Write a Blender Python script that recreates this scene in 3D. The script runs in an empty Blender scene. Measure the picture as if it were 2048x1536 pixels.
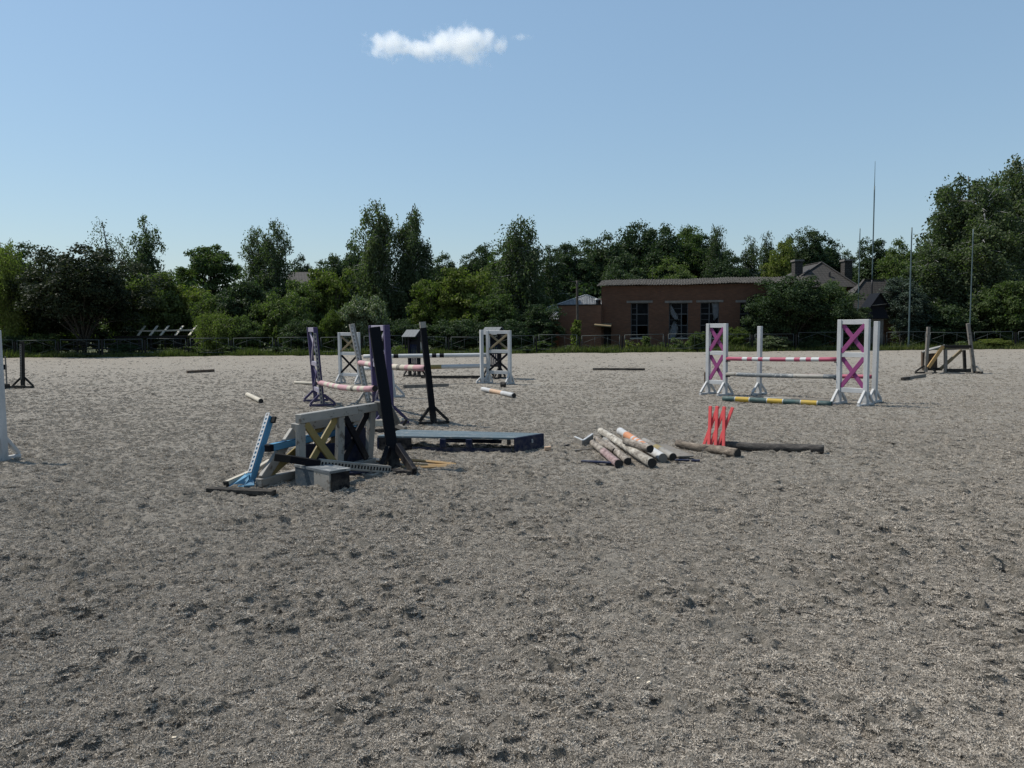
import bpy, bmesh, math, random
import numpy as np
from mathutils import Vector as V, Matrix

# ------------------------------------------------------------------ camera, sky, sun, exposure
sc = bpy.context.scene
COL = sc.collection
FPX, CX, CY = 1538.0, 1024.0, 768.0            # focal length and centre in pixels of a 2048 x 1536 frame
EYE = V((0, 0, 1.6))
PITCH = math.atan((768 - 655) / FPX)
ROLL = math.radians(0.5)
_f = V((0, math.cos(PITCH), -math.sin(PITCH)))
_u0 = V((0, math.sin(PITCH), math.cos(PITCH)))
_r0 = V((1, 0, 0))
_r = _r0 * math.cos(ROLL) - _u0 * math.sin(ROLL)
_u = _u0 * math.cos(ROLL) + _r0 * math.sin(ROLL)
cam = bpy.data.cameras.new('camera')
cam.sensor_width = 36.0
cam.lens = FPX / 2048 * 36.0
cam.clip_end = 6000
cam_o = bpy.data.objects.new('camera', cam)
COL.objects.link(cam_o)
cam_o.matrix_world = Matrix(((_r.x, _u.x, -_f.x, EYE.x), (_r.y, _u.y, -_f.y, EYE.y), (_r.z, _u.z, -_f.z, EYE.z), (0, 0, 0, 1)))
sc.camera = cam_o

SUN_EL, SUN_AZ = math.radians(56), math.radians(-70)       # azimuth measured from +Y towards +X
world = bpy.data.worlds.new('World')
sc.world = world
world.use_nodes = True
wn = world.node_tree
sky = wn.nodes.new('ShaderNodeTexSky')
sky.sky_type = 'NISHITA'
sky.sun_disc = False
sky.sun_elevation = SUN_EL
sky.sun_rotation = SUN_AZ
sky.altitude = 100
sky.air_density = 1.4
sky.dust_density = 0.5
sky.ozone_density = 3.2
haze_mix = wn.nodes.new('ShaderNodeMix')              # even summer haze over the clear-sky model
haze_mix.data_type = 'RGBA'
haze_mix.inputs[0].default_value = 0.42
haze_mix.inputs[7].default_value = (2.75, 4.35, 6.15, 1)
wn.links.new(sky.outputs[0], haze_mix.inputs[6])
wn.links.new(haze_mix.outputs[2], wn.nodes['Background'].inputs[0])
wn.nodes['Background'].inputs[1].default_value = 0.107
sun = bpy.data.lights.new('sun', 'SUN')
sun.energy = 5.0
sun.angle = math.radians(0.53)
sun.color = (1.0, 0.95, 0.87)
sun_o = bpy.data.objects.new('sun', sun)
COL.objects.link(sun_o)
SUNV = V((math.sin(SUN_AZ) * math.cos(SUN_EL), math.cos(SUN_AZ) * math.cos(SUN_EL), math.sin(SUN_EL)))
sun_o.rotation_euler = SUNV.to_track_quat('Z', 'Y').to_euler()
sun_o.location = SUNV * 100
sc.view_settings.view_transform = 'Standard'
sc.view_settings.look = 'None'
sc.view_settings.gamma = 1.0
sc.view_settings.exposure = 0.12
sc.view_settings.use_curve_mapping = False
sc.cycles.use_denoising = True
sc.cycles.denoising_prefilter = 'NONE'              # keeps the grain of sand and leaves
sc.cycles.max_bounces = 6
sc.cycles.diffuse_bounces = 3
sc.cycles.glossy_bounces = 2
sc.cycles.transmission_bounces = 4
sc.cycles.volume_bounces = 6
sc.cycles.transparent_max_bounces = 8
sc.cycles.sample_clamp_indirect = 4.0

# ------------------------------------------------------------------ photo survey helpers (pixel of the 2048 frame -> metres)
def ray(px, py):
    return (_f * FPX + _r * (px - CX) - _u * (py - CY)).normalized()
def gp(px, py, z=0.0):
    d = ray(px, py)
    return EYE + d * ((z - EYE.z) / d.z)
def at(px, py, Y):
    d = ray(px, py)
    return EYE + d * (Y / d.y)
def hit(px, py, p0, n):
    d = ray(px, py)
    return EYE + d * ((p0 - EYE).dot(n) / d.dot(n))
rng = random.Random(7)
nrg = np.random.default_rng(11)

# ------------------------------------------------------------------ materials
def newmat(name):
    m = bpy.data.materials.new(name)
    m.use_nodes = True
    nt = m.node_tree
    p = nt.nodes['Principled BSDF']
    return m, nt, p
def N(nt, typ, **kw):
    n = nt.nodes.new(typ)
    for k, v in kw.items():
        setattr(n, k, v)
    return n
def ramp(nt, fac, stops, interp='LINEAR'):
    r = N(nt, 'ShaderNodeValToRGB')
    r.color_ramp.interpolation = interp
    e = r.color_ramp.elements
    while len(e) < len(stops):
        e.new(0.5)
    for el, (pos, c) in zip(e, stops):
        el.position = pos
        el.color = (c[0], c[1], c[2], 1) if not isinstance(c, (int, float)) else (c, c, c, 1)
    nt.links.new(fac, r.inputs[0])
    return r.outputs[0]
def mixc(nt, fac, a, b, mode='MIX'):
    m = N(nt, 'ShaderNodeMix', data_type='RGBA', blend_type=mode)
    for sock, v in ((m.inputs[0], fac), (m.inputs[6], a), (m.inputs[7], b)):
        if isinstance(v, (int, float)):
            sock.default_value = v
        elif isinstance(v, (tuple, list)):
            sock.default_value = (v[0], v[1], v[2], 1)
        else:
            nt.links.new(v, sock)
    return m.outputs[2]
def coords(nt, scale=(1, 1, 1), rand=True):
    tc = N(nt, 'ShaderNodeTexCoord')
    mp = N(nt, 'ShaderNodeMapping')
    mp.inputs['Scale'].default_value = scale
    nt.links.new(tc.outputs['Object'], mp.inputs[0])
    if rand:
        oi = N(nt, 'ShaderNodeObjectInfo')
        mm = N(nt, 'ShaderNodeMath', operation='MULTIPLY')
        mm.inputs[1].default_value = 37.0
        nt.links.new(oi.outputs['Random'], mm.inputs[0])
        nt.links.new(mm.outputs[0], mp.inputs['Location'])
    return mp.outputs[0]
def noise(nt, vec, scale, detail=4, rough=0.55):
    n = N(nt, 'ShaderNodeTexNoise')
    n.inputs['Scale'].default_value = scale
    n.inputs['Detail'].default_value = detail
    n.inputs['Roughness'].default_value = rough
    nt.links.new(vec, n.inputs['Vector'])
    return n.outputs['Fac']
def bump(nt, p, h, strength, dist):
    b = N(nt, 'ShaderNodeBump')
    b.inputs['Strength'].default_value = strength
    b.inputs['Distance'].default_value = dist
    nt.links.new(h, b.inputs['Height'])
    nt.links.new(b.outputs[0], p.inputs['Normal'])
def paint(name, col, under=(.16, .13, .10), wear=.35, dirt=.35, rough=.55, spec=.22):
    """old oil paint on timber: grain along X, chips down to the wood, grime"""
    m, nt, p = newmat(name)
    g = coords(nt, (1.2, 9, 9))
    w = coords(nt, (1, 1.6, 1.6))
    grain = noise(nt, g, 6, 6, .65)
    chip = noise(nt, w, 9, 8, .68)
    grime = noise(nt, w, 2.2, 5, .6)
    c = mixc(nt, ramp(nt, grime, [(.35, 0), (.75, dirt)]), col, tuple(x * .45 for x in col))
    c = mixc(nt, ramp(nt, grain, [(.3, .0), (.9, .45)]), c, tuple(x * .62 for x in col))
    lo = .74 - wear * .36
    c = mixc(nt, ramp(nt, chip, [(lo, 0), (lo + .035, 1)]), c, under)
    gz = N(nt, 'ShaderNodeSeparateXYZ'); nt.links.new(N(nt, 'ShaderNodeNewGeometry').outputs['Position'], gz.inputs[0])
    low = N(nt, 'ShaderNodeMapRange'); nt.links.new(gz.outputs[2], low.inputs[0])          # sand dust thrown up from the ground
    low.inputs[1].default_value = .24; low.inputs[2].default_value = .0; low.inputs[3].default_value = .0; low.inputs[4].default_value = 1.0
    ms = N(nt, 'ShaderNodeMath', operation='MULTIPLY'); nt.links.new(low.outputs[0], ms.inputs[0]); nt.links.new(ramp(nt, chip, [(.42, .0), (.68, .5)]), ms.inputs[1])
    c = mixc(nt, ms.outputs[0], c, (.20, .175, .145))
    nt.links.new(c, p.inputs['Base Color'])
    p.inputs['Roughness'].default_value = rough
    p.inputs['Specular IOR Level'].default_value = spec
    bump(nt, p, grain, .5, .006)
    return m
def bark(name, a, b, c3, scale=14):
    m, nt, p = newmat(name)
    v = coords(nt, (.6, 1.4, 1.4))
    n1 = noise(nt, v, scale, 8, .7)
    n2 = noise(nt, v, 4, 4, .6)
    col = ramp(nt, n1, [(.34, a), (.5, b), (.66, c3)])
    col = mixc(nt, ramp(nt, n2, [(.4, 0), (.7, .6)]), col, a)
    nt.links.new(col, p.inputs['Base Color'])
    p.inputs['Roughness'].default_value = .9
    bump(nt, p, n1, .8, .02)
    return m
def leafmat(name, c_dark, c_mid, c_light, trans=.32, tint=(.9, 1.2, .42), spec=.08):
    m, nt, p = newmat(name)
    ge = N(nt, 'ShaderNodeNewGeometry')
    oi = N(nt, 'ShaderNodeObjectInfo')
    col = ramp(nt, ge.outputs['Random Per Island'], [(0, c_dark), (.55, c_mid), (1, c_light)])
    hs = N(nt, 'ShaderNodeHueSaturation')
    mr = N(nt, 'ShaderNodeMapRange')
    nt.links.new(oi.outputs['Random'], mr.inputs[0])
    mr.inputs[3].default_value = .78
    mr.inputs[4].default_value = 1.2
    nt.links.new(mr.outputs[0], hs.inputs['Value'])
    mr2 = N(nt, 'ShaderNodeMapRange')
    nt.links.new(oi.outputs['Random'], mr2.inputs[0])
    mr2.inputs[3].default_value = .515
    mr2.inputs[4].default_value = .485
    nt.links.new(mr2.outputs[0], hs.inputs['Hue'])
    nt.links.new(col, hs.inputs['Color'])
    nt.links.new(hs.outputs[0], p.inputs['Base Color'])
    p.inputs['Roughness'].default_value = .55
    p.inputs['Specular IOR Level'].default_value = spec
    tr = N(nt, 'ShaderNodeBsdfTranslucent')
    tc = mixc(nt, 1.0, hs.outputs[0], tint, 'MULTIPLY')
    nt.links.new(tc, tr.inputs[0])
    mx = N(nt, 'ShaderNodeMixShader')
    mx.inputs[0].default_value = trans
    nt.links.new(p.outputs[0], mx.inputs[1])
    nt.links.new(tr.outputs[0], mx.inputs[2])
    nt.links.new(mx.outputs[0], nt.nodes['Material Output'].inputs[0])
    return m
def plain(name, col, rough=.7, metal=0.0, var=.25, scale=8):
    m, nt, p = newmat(name)
    v = coords(nt)
    n = noise(nt, v, scale, 5, .6)
    c = mixc(nt, ramp(nt, n, [(.3, 0), (.75, 1)]), tuple(x * (1 - var) for x in col), tuple(x * (1 + var) for x in col))
    nt.links.new(c, p.inputs['Base Color'])
    p.inputs['Roughness'].default_value = rough
    p.inputs['Metallic'].default_value = metal
    bump(nt, p, n, .25, .004)
    return m

M = {}
M['white'] = paint('white_paint', (.47, .475, .475), wear=.22, dirt=.5)
M['white_old'] = paint('old_white_paint', (.28, .268, .243), under=(.11, .095, .08), wear=.45, dirt=.6)
M['grey_wood'] = paint('grey_timber', (.185, .17, .15), under=(.08, .07, .06), wear=.5, dirt=.6, rough=.85)
M['dark_wood'] = paint('dark_timber', (.026, .024, .022), under=(.075, .068, .06), wear=.3, spec=.1, dirt=.5, rough=.85)
M['brown_wood'] = paint('brown_timber', (.10, .07, .05), under=(.05, .04, .035), wear=.4, dirt=.5, rough=.85)
M['black'] = paint('black_paint', (.0055, .006, .009), under=(.10, .09, .08), wear=.06, dirt=.3, rough=.6, spec=.10)
M['navy'] = paint('navy_paint', (.008, .014, .042), under=(.08, .08, .09), wear=.10, dirt=.35, spec=.12)
M['purple'] = paint('purple_paint', (.055, .043, .105), under=(.17, .14, .17), wear=.2, dirt=.4)
M['lilac'] = paint('lilac_paint', (.27, .25, .31), under=(.15, .12, .12), wear=.35, dirt=.4)
M['pink'] = paint('pink_paint', (.44, .26, .275), under=(.4, .3, .28), wear=.15, dirt=.25)
M['rose'] = paint('rose_paint', (.33, .075, .12), under=(.5, .4, .4), wear=.12, dirt=.3)
M['magenta'] = paint('magenta_paint', (.24, .055, .165), under=(.3, .2, .25), wear=.08, dirt=.25)
M['red'] = paint('coral_red_paint', (.62, .085, .085), under=(.5, .12, .12), wear=.04, dirt=.12, rough=.45)
M['yellow'] = paint('yellow_paint', (.45, .30, .035), under=(.3, .24, .12), wear=.12, dirt=.3)
M['mustard'] = paint('mustard_paint', (.24, .185, .07), under=(.2, .16, .1), wear=.2, dirt=.4)
M['tan'] = paint('tan_paint', (.21, .165, .10), under=(.16, .13, .1), wear=.2, dirt=.4)
M['green'] = paint('bottle_green_paint', (.04, .085, .085), under=(.2, .2, .18), wear=.12, dirt=.3)
M['blue'] = paint('sky_blue_paint', (.075, .22, .35), under=(.3, .32, .33), wear=.14, dirt=.3)
M['blue_grey'] = paint('blue_grey_paint', (.135, .15, .16), under=(.30, .30, .29), wear=.5, dirt=.5)
M['deck'] = paint('faded_deck_paint', (.105, .14, .158), under=(.20, .205, .20), wear=.45, dirt=.5)
M['box_blue'] = paint('dark_blue_grey_paint', (.05, .068, .085), under=(.22, .22, .22), wear=.22, dirt=.4)
M['orange'] = paint('orange_paint', (.50, .21, .10), under=(.5, .42, .36), wear=.2, dirt=.2)
M['peach'] = paint('peach_paint', (.48, .33, .22), under=(.5, .45, .4), wear=.3, dirt=.25)
M['fresh_wood'] = paint('honey_timber', (.37, .235, .10), under=(.3, .2, .1), wear=.2, dirt=.3, rough=.7)
M['cream'] = paint('cream_timber', (.47, .43, .355), under=(.4, .36, .3), wear=.2, dirt=.3, rough=.75)
M['bark_grey'] = bark('grey_bark', (.06, .05, .04), (.21, .18, .15), (.40, .36, .31))
M['bark_brown'] = bark('brown_bark', (.045, .035, .027), (.14, .112, .085), (.26, .215, .17))
M['bark_birch'] = bark('pale_bark', (.09, .075, .06), (.36, .33, .28), (.52, .50, .44))
M['bark_dark'] = bark('dark_bark', (.02, .018, .016), (.055, .048, .042), (.11, .10, .09))
M['bark_pink'] = bark('pinkish_bark', (.10, .07, .065), (.24, .16, .155), (.36, .28, .27))
M['trunk'] = bark('trunk_bark', (.02, .018, .015), (.05, .042, .034), (.10, .085, .07), 9)
M['birch_trunk'] = bark('birch_trunk_bark', (.06, .055, .05), (.30, .30, .29), (.48, .48, .47), 7)
M['red_trunk'] = bark('red_trunk_bark', (.07, .035, .02), (.20, .09, .045), (.28, .14, .08), 9)
M['log_end'] = plain('sawn_log_end', (.02, .018, .016), .9)
M['pipe'] = plain('green_grey_pipe', (.055, .066, .063), .7, .1)
M['flagpole'] = plain('grey_green_flagpole', (.075, .11, .115), .6, .1)
M['iron'] = plain('dark_iron', (.025, .025, .028), .6, .4)
M['steel'] = plain('galvanised_steel', (.42, .44, .45), .5, .5)
M['concrete'] = plain('old_concrete', (.30, .28, .25), .9, 0, .3, 5)
M['lintel'] = plain('dark_concrete', (.125, .115, .105), .9, 0, .3, 5)  # darker mix of the concrete for lintels, pillar and chimney caps
M['frame'] = plain('grey_window_paint', (.05, .053, .058), .7)
M['white_metal'] = plain('white_enamel', (.7, .72, .7), .4)
M['plastic_sheet'] = plain('torn_polythene', (.17, .185, .21), .5, 0, .3, 3)
M['void'] = plain('dark_interior', (.012, .012, .013), .9)
M['chip'] = plain('pale_wood_chip', (.62, .54, .42), .8)

# foliage
M['leaf_birch'] = leafmat('birch_leaves', (.042, .058, .031), (.070, .092, .049), (.110, .136, .072), .38)
M['leaf_dark'] = leafmat('dark_leaves', (.025, .040, .021), (.043, .064, .032), (.074, .100, .048), .30)
M['leaf_mid'] = leafmat('mid_leaves', (.052, .072, .028), (.082, .110, .042), (.135, .168, .066), .40)
M['leaf_yellow'] = leafmat('yellowish_leaves', (.066, .084, .024), (.102, .126, .035), (.165, .188, .052), .40)
M['leaf_willow'] = leafmat('willow_leaves', (.080, .100, .030), (.122, .148, .046), (.18, .205, .068), .42)
M['leaf_plum'] = leafmat('plum_leaves', (.022, .031, .018), (.035, .046, .026), (.062, .072, .042), .24, (1.0, 1.1, .5))
M['leaf_glossy'] = leafmat('glossy_leaves', (.055, .075, .032), (.09, .118, .052), (.22, .25, .15), .30, spec=.4)
M['leaf_blue'] = leafmat('bluish_needles', (.036, .050, .038), (.055, .076, .057), (.085, .110, .082), .15)
M['grass'] = leafmat('grass_blades', (.042, .056, .020), (.070, .090, .030), (.130, .140, .052), .34)
def brickmat(name, base, mortar):
    m, nt, p = newmat(name)
    v = coords(nt, rand=False)
    sep = N(nt, 'ShaderNodeSeparateXYZ'); nt.links.new(v, sep.inputs[0])
    add = N(nt, 'ShaderNodeMath', operation='ADD'); nt.links.new(sep.outputs[0], add.inputs[0]); nt.links.new(sep.outputs[1], add.inputs[1])
    cmb = N(nt, 'ShaderNodeCombineXYZ'); nt.links.new(add.outputs[0], cmb.inputs[0]); nt.links.new(sep.outputs[2], cmb.inputs[1])
    b = N(nt, 'ShaderNodeTexBrick')
    b.inputs['Scale'].default_value = 1.0
    b.inputs['Brick Width'].default_value = .26
    b.inputs['Row Height'].default_value = .077
    b.inputs['Mortar Size'].default_value = .006
    b.inputs['Color1'].default_value = (*base, 1)
    b.inputs['Color2'].default_value = (base[0] * .7, base[1] * .65, base[2] * .65, 1)
    b.inputs['Mortar'].default_value = (*mortar, 1)
    nt.links.new(cmb.outputs[0], b.inputs['Vector'])
    n1 = noise(nt, v, .8, 6, .65)
    n2 = noise(nt, v, 9, 4, .7)
    c = mixc(nt, ramp(nt, n1, [(.35, 0), (.7, .55)]), b.outputs[0], (base[0] * .45, base[1] * .5, base[2] * .5))
    c = mixc(nt, ramp(nt, n2, [(.62, 0), (.72, .5)]), c, (.10, .074, .055))
    nt.links.new(c, p.inputs['Base Color'])
    p.inputs['Roughness'].default_value = .9
    bump(nt, p, b.outputs['Fac'], .4, -.01)
    return m
M['brick'] = brickmat('old_red_brick', (.108, .046, .024), (.062, .048, .037))
M['brick_warm'] = brickmat('warm_red_brick', (.15, .066, .036), (.08, .062, .048))
def tilemat(name, col):
    m, nt, p = newmat(name)
    v = coords(nt, rand=False)
    sep = N(nt, 'ShaderNodeSeparateXYZ'); nt.links.new(v, sep.inputs[0])
    add = N(nt, 'ShaderNodeMath', operation='ADD'); nt.links.new(sep.outputs[0], add.inputs[0]); nt.links.new(sep.outputs[1], add.inputs[1])
    cmb = N(nt, 'ShaderNodeCombineXYZ'); nt.links.new(add.outputs[0], cmb.inputs[0]); nt.links.new(sep.outputs[2], cmb.inputs[1])
    b = N(nt, 'ShaderNodeTexBrick')
    b.inputs['Scale'].default_value = 1.0
    b.inputs['Brick Width'].default_value = .3
    b.inputs['Row Height'].default_value = .16
    b.inputs['Mortar Size'].default_value = .022
    b.inputs['Mortar Smooth'].default_value = .6
    b.inputs['Color1'].default_value = (*col, 1)
    b.inputs['Color2'].default_value = (col[0] * .75, col[1] * .75, col[2] * .75, 1)
    b.inputs['Mortar'].default_value = (col[0] * .3, col[1] * .3, col[2] * .3, 1)
    nt.links.new(cmb.outputs[0], b.inputs['Vector'])
    n1 = noise(nt, v, 1.2, 6, .65)
    c = mixc(nt, ramp(nt, n1, [(.4, 0), (.75, .5)]), b.outputs[0], (col[0] * .55, col[1] * .6, col[2] * .5))
    nt.links.new(c, p.inputs['Base Color'])
    p.inputs['Roughness'].default_value = .8
    bump(nt, p, b.outputs['Fac'], .8, -.03)
    return m
M['roof_tile'] = tilemat('brown_roof_tiles', (.045, .039, .034))
M['asbestos'] = plain('weathered_corrugated_sheet', (.095, .086, .073), .9, 0, .35, 3)
M['metal_roof'] = plain('pale_ribbed_metal', (.36, .37, .38), .45, .1, .12, 2)
def sandmat(name):
    m, nt, p = newmat(name)
    tc = N(nt, 'ShaderNodeTexCoord')
    v = tc.outputs['Object']
    fine = noise(nt, v, 85, 5, .8)
    mid = noise(nt, v, 13, 6, .72)
    big = noise(nt, v, .35, 5, .6)
    spot = noise(nt, v, 4.5, 6, .72)
    sep = N(nt, 'ShaderNodeSeparateXYZ'); nt.links.new(v, sep.inputs[0])
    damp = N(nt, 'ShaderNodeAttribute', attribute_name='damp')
    grain = noise(nt, v, 32, 6, .8)
    gsum = N(nt, 'ShaderNodeMath', operation='MULTIPLY_ADD'); nt.links.new(grain, gsum.inputs[0]); gsum.inputs[1].default_value = 1.0; nt.links.new(fine, gsum.inputs[2])
    ghalf = N(nt, 'ShaderNodeMath', operation='MULTIPLY'); nt.links.new(gsum.outputs[0], ghalf.inputs[0]); ghalf.inputs[1].default_value = .5
    col = ramp(nt, ghalf.outputs[0], [(.40, (.095, .084, .069)), (.49, (.275, .245, .206)), (.60, (.48, .43, .366))])
    col = mixc(nt, ramp(nt, mid, [(.40, .45), (.54, 0)]), col, (.12, .11, .09))
    col = mixc(nt, ramp(nt, big, [(.40, 0), (.7, .35)]), col, (.37, .345, .295))
    col = mixc(nt, ramp(nt, spot, [(.34, .5), (.45, 0)]), col, (.12, .11, .092))  # dark spots: damp sand and the shade of clods and prints, in colour
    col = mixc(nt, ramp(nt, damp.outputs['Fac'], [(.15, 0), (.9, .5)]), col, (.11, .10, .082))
    # the sand turns paler towards the far fence, with an uneven border
    wob = N(nt, 'ShaderNodeMath', operation='MULTIPLY_ADD'); nt.links.new(big, wob.inputs[0]); wob.inputs[1].default_value = 16; nt.links.new(sep.outputs[1], wob.inputs[2])
    mr = N(nt, 'ShaderNodeMapRange'); nt.links.new(wob.outputs[0], mr.inputs[0])
    mr.inputs[1].default_value = 32; mr.inputs[2].default_value = 58
    mr.inputs[3].default_value = 0; mr.inputs[4].default_value = .75
    col = mixc(nt, mr.outputs[0], col, mixc(nt, mid, (.17, .151, .125), (.335, .30, .253)))
    nt.links.new(col, p.inputs['Base Color'])
    p.inputs['Roughness'].default_value = .95
    p.inputs['Specular IOR Level'].default_value = .15
    hh = N(nt, 'ShaderNodeMath', operation='ADD'); nt.links.new(ghalf.outputs[0], hh.inputs[0]); nt.links.new(mid, hh.inputs[1])
    bump(nt, p, hh.outputs[0], 1.0, .05)
    return m
M['sand'] = sandmat('riding_sand')
def soilmat():
    m, nt, p = newmat('verge_soil')
    tc = N(nt, 'ShaderNodeTexCoord'); v = tc.outputs['Object']
    n1 = noise(nt, v, .5, 8, .7); n2 = noise(nt, v, 14, 4, .7)
    c = ramp(nt, n1, [(.35, (.045, .06, .02)), (.55, (.085, .10, .035)), (.7, (.16, .15, .07))])
    c = mixc(nt, ramp(nt, n2, [(.4, .0), (.7, .5)]), c, (.05, .06, .02))
    nt.links.new(c, p.inputs['Base Color']); p.inputs['Roughness'].default_value = .95
    bump(nt, p, n2, .8, .05)
    return m
M['soil'] = soilmat()
M['fibre'] = plain('pale_geotextile_fibre', (.34, .305, .262), .9, 0, .4, 40)
M['fibre_dark'] = plain('dark_litter', (.05, .045, .04), .95)
M['clod'] = plain('sand_clod', (.17, .155, .135), .95, 0, .35, 60)
M['dung'] = plain('dark_clod', (.035, .03, .026), .95, 0, .3, 30)

# ------------------------------------------------------------------ mesh helpers
def link(name, me, parent=None, mats=()):
    o = bpy.data.objects.new(name, me)
    COL.objects.link(o)
    if parent is not None:
        o.parent = parent
    for m in mats:
        me.materials.append(M[m] if isinstance(m, str) else m)
    return o
def tag(o, label=None, cat=None, group=None, kind=None):
    if label: o['label'] = label
    if cat: o['category'] = cat
    if group: o['group'] = group
    if kind: o['kind'] = kind
    return o
def thing(name, label, cat, loc, group=None, rz=0.0):
    o = bpy.data.objects.new(name, None)
    o.empty_display_size = .2
    COL.objects.link(o)
    o.location = loc
    o.rotation_euler = (0, 0, rz)
    return tag(o, label, cat, group)
FRAME = [Matrix.Identity(4)]                     # local frame in which builders give their points
def wm(o):
    m = Matrix.Identity(4)
    while o is not None:
        m = o.matrix_basis @ m
        o = o.parent
    return m
def basis(d, up):
    x = d.normalized()
    u = V(up)
    if abs(x.dot(u.normalized())) > .985:
        u = V((0, 1, 0)) if abs(x.y) < .9 else V((1, 0, 0))
    y = u.cross(x).normalized()
    z = x.cross(y)
    return Matrix((x, y, z)).transposed().to_4x4()
def put(o, root, mid, rot):
    w = FRAME[0] @ Matrix.Translation(mid) @ rot
    o.matrix_basis = wm(root).inverted() @ w if root is not None else w
def box_bm(bm, lo, hi, mi=0):
    vs = [bm.verts.new((x, y, z)) for x in (lo[0], hi[0]) for y in (lo[1], hi[1]) for z in (lo[2], hi[2])]
    for f in ((0, 1, 3, 2), (4, 6, 7, 5), (0, 4, 5, 1), (2, 3, 7, 6), (0, 2, 6, 4), (1, 5, 7, 3)):
        fc = bm.faces.new([vs[i] for i in f]); fc.material_index = mi
    return vs
def mesh_from(bm, name):
    bmesh.ops.recalc_face_normals(bm, faces=bm.faces)
    me = bpy.data.meshes.new(name)
    bm.to_mesh(me)
    bm.free()
    return me
def beam(root, name, p0, p1, w, h, mat, up=(0, 0, 1), bev=.005, taper=1.0, splits=None):
    """a sawn timber from p0 to p1, w across, h along up; slightly out of true; splits=[(t, material)...] paints lengths of it"""
    p0, p1 = V(p0), V(p1)
    L = (p1 - p0).length
    bm = bmesh.new()
    j = lambda a: a * (1 + rng.uniform(-.035, .035))
    mats = [mat]
    if splits:
        ts = [0.0] + [t for t, _ in splits]
        mats = [m for _, m in splits]
    else:
        ts = [0.0, .5, 1.0]
    rings = []
    for t in ts:
        k = 1 + (taper - 1) * t
        x = -L / 2 + L * t
        oy, oz = rng.uniform(-.002, .002), rng.uniform(-.002, .002)
        rings.append([bm.verts.new((x, sy * j(w) / 2 * k + oy, sz * j(h) / 2 * k + oz)) for sy, sz in ((-1, -1), (1, -1), (1, 1), (-1, 1))])
    for i in range(len(rings) - 1):
        for q in range(4):
            f = bm.faces.new((rings[i][q], rings[i][(q + 1) % 4], rings[i + 1][(q + 1) % 4], rings[i + 1][q]))
            f.material_index = i if splits else 0
    bm.faces.new(rings[0]).material_index = 0
    bm.faces.new(list(reversed(rings[-1]))).material_index = len(mats) - 1
    bmesh.ops.recalc_face_normals(bm, faces=bm.faces)
    if bev:
        ed = [e for e in bm.edges if len(e.link_faces) == 2 and e.calc_face_angle(0) > .6]
        bmesh.ops.bevel(bm, geom=ed, offset=min(bev, w * .2, h * .2), segments=1, affect='EDGES')
    o = link(name, mesh_from(bm, name), root, mats)
    put(o, root, (p0 + p1) / 2, basis(p1 - p0, up))
    return o
def pole(root, name, p0, p1, r, bands, end='log_end', sag=0.0, rough=0.0, r1=None, sides=14, segs=None, wander=0.0, smooth=True):
    """a round pole or log; bands=[(t_end, material)...] along its length"""
    p0, p1 = V(p0), V(p1)
    L = (p1 - p0).length
    r1 = r if r1 is None else r1
    ts = [0.0]
    prev = 0.0
    for t, _ in bands:
        k = max(1, int(round((t - prev) * (segs or 14))))
        ts += [prev + (t - prev) * (i + 1) / k for i in range(k)]
        prev = t
    mats = []
    for _, m in bands:
        if m not in mats: mats.append(m)
    if end not in mats: mats.append(end)
    bm = bmesh.new()
    rings = []
    ph = rng.uniform(0, 9)
    for t in ts:
        rr = r + (r1 - r) * t
        cy = wander * math.sin(3.1 * t + ph) + wander * .5 * math.sin(7.3 * t + 2 * ph)
        cz = -sag * 4 * t * (1 - t) + wander * .4 * math.sin(5.1 * t + 3 * ph)
        ring = []
        for k in range(sides):
            a = 2 * math.pi * k / sides
            q = rr * (1 + rough * (math.sin(3 * a + 5 * t + ph) * .5 + rng.uniform(-1, 1) * .6))
            ring.append(bm.verts.new((-L / 2 + L * t, cy + q * math.cos(a), cz + q * math.sin(a))))
        rings.append(ring)
    for i in range(len(rings) - 1):
        tm = (ts[i] + ts[i + 1]) / 2
        mi = mats.index(next(m for t, m in bands if tm <= t + 1e-6))
        for k in range(sides):
            f = bm.faces.new((rings[i][k], rings[i][(k + 1) % sides], rings[i + 1][(k + 1) % sides], rings[i + 1][k]))
            f.material_index = mi
            f.smooth = smooth
    for rg in (rings[0], rings[-1]):
        c = V((0, 0, 0))
        for v in rg: c += v.co
        cv = bm.verts.new(c / len(rg))
        for k in range(sides):
            bm.faces.new((rg[k], rg[(k + 1) % sides], cv)).material_index = mats.index(end)
    o = link(name, mesh_from(bm, name), root, mats)
    put(o, root, (p0 + p1) / 2, basis(p1 - p0, (0, 0, 1)))
    return o
def prism(root, name, pts, thick, mat):
    """plate with a polygonal outline (world points, planar), thickened along its normal"""
    pts = [V(p) for p in pts]
    n = (pts[1] - pts[0]).cross(pts[2] - pts[0]).normalized()
    c = sum(pts, V((0, 0, 0))) / len(pts)
    bm = bmesh.new()
    a = [bm.verts.new(p - c - n * thick / 2) for p in pts]
    b = [bm.verts.new(p - c + n * thick / 2) for p in pts]
    bm.faces.new(a); bm.faces.new(list(reversed(b)))
    for i in range(len(pts)):
        bm.faces.new((a[i], a[(i + 1) % len(pts)], b[(i + 1) % len(pts)], b[i]))
    o = link(name, mesh_from(bm, name), root, [mat])
    put(o, root, c, Matrix.Identity(4))
    return o
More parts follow.
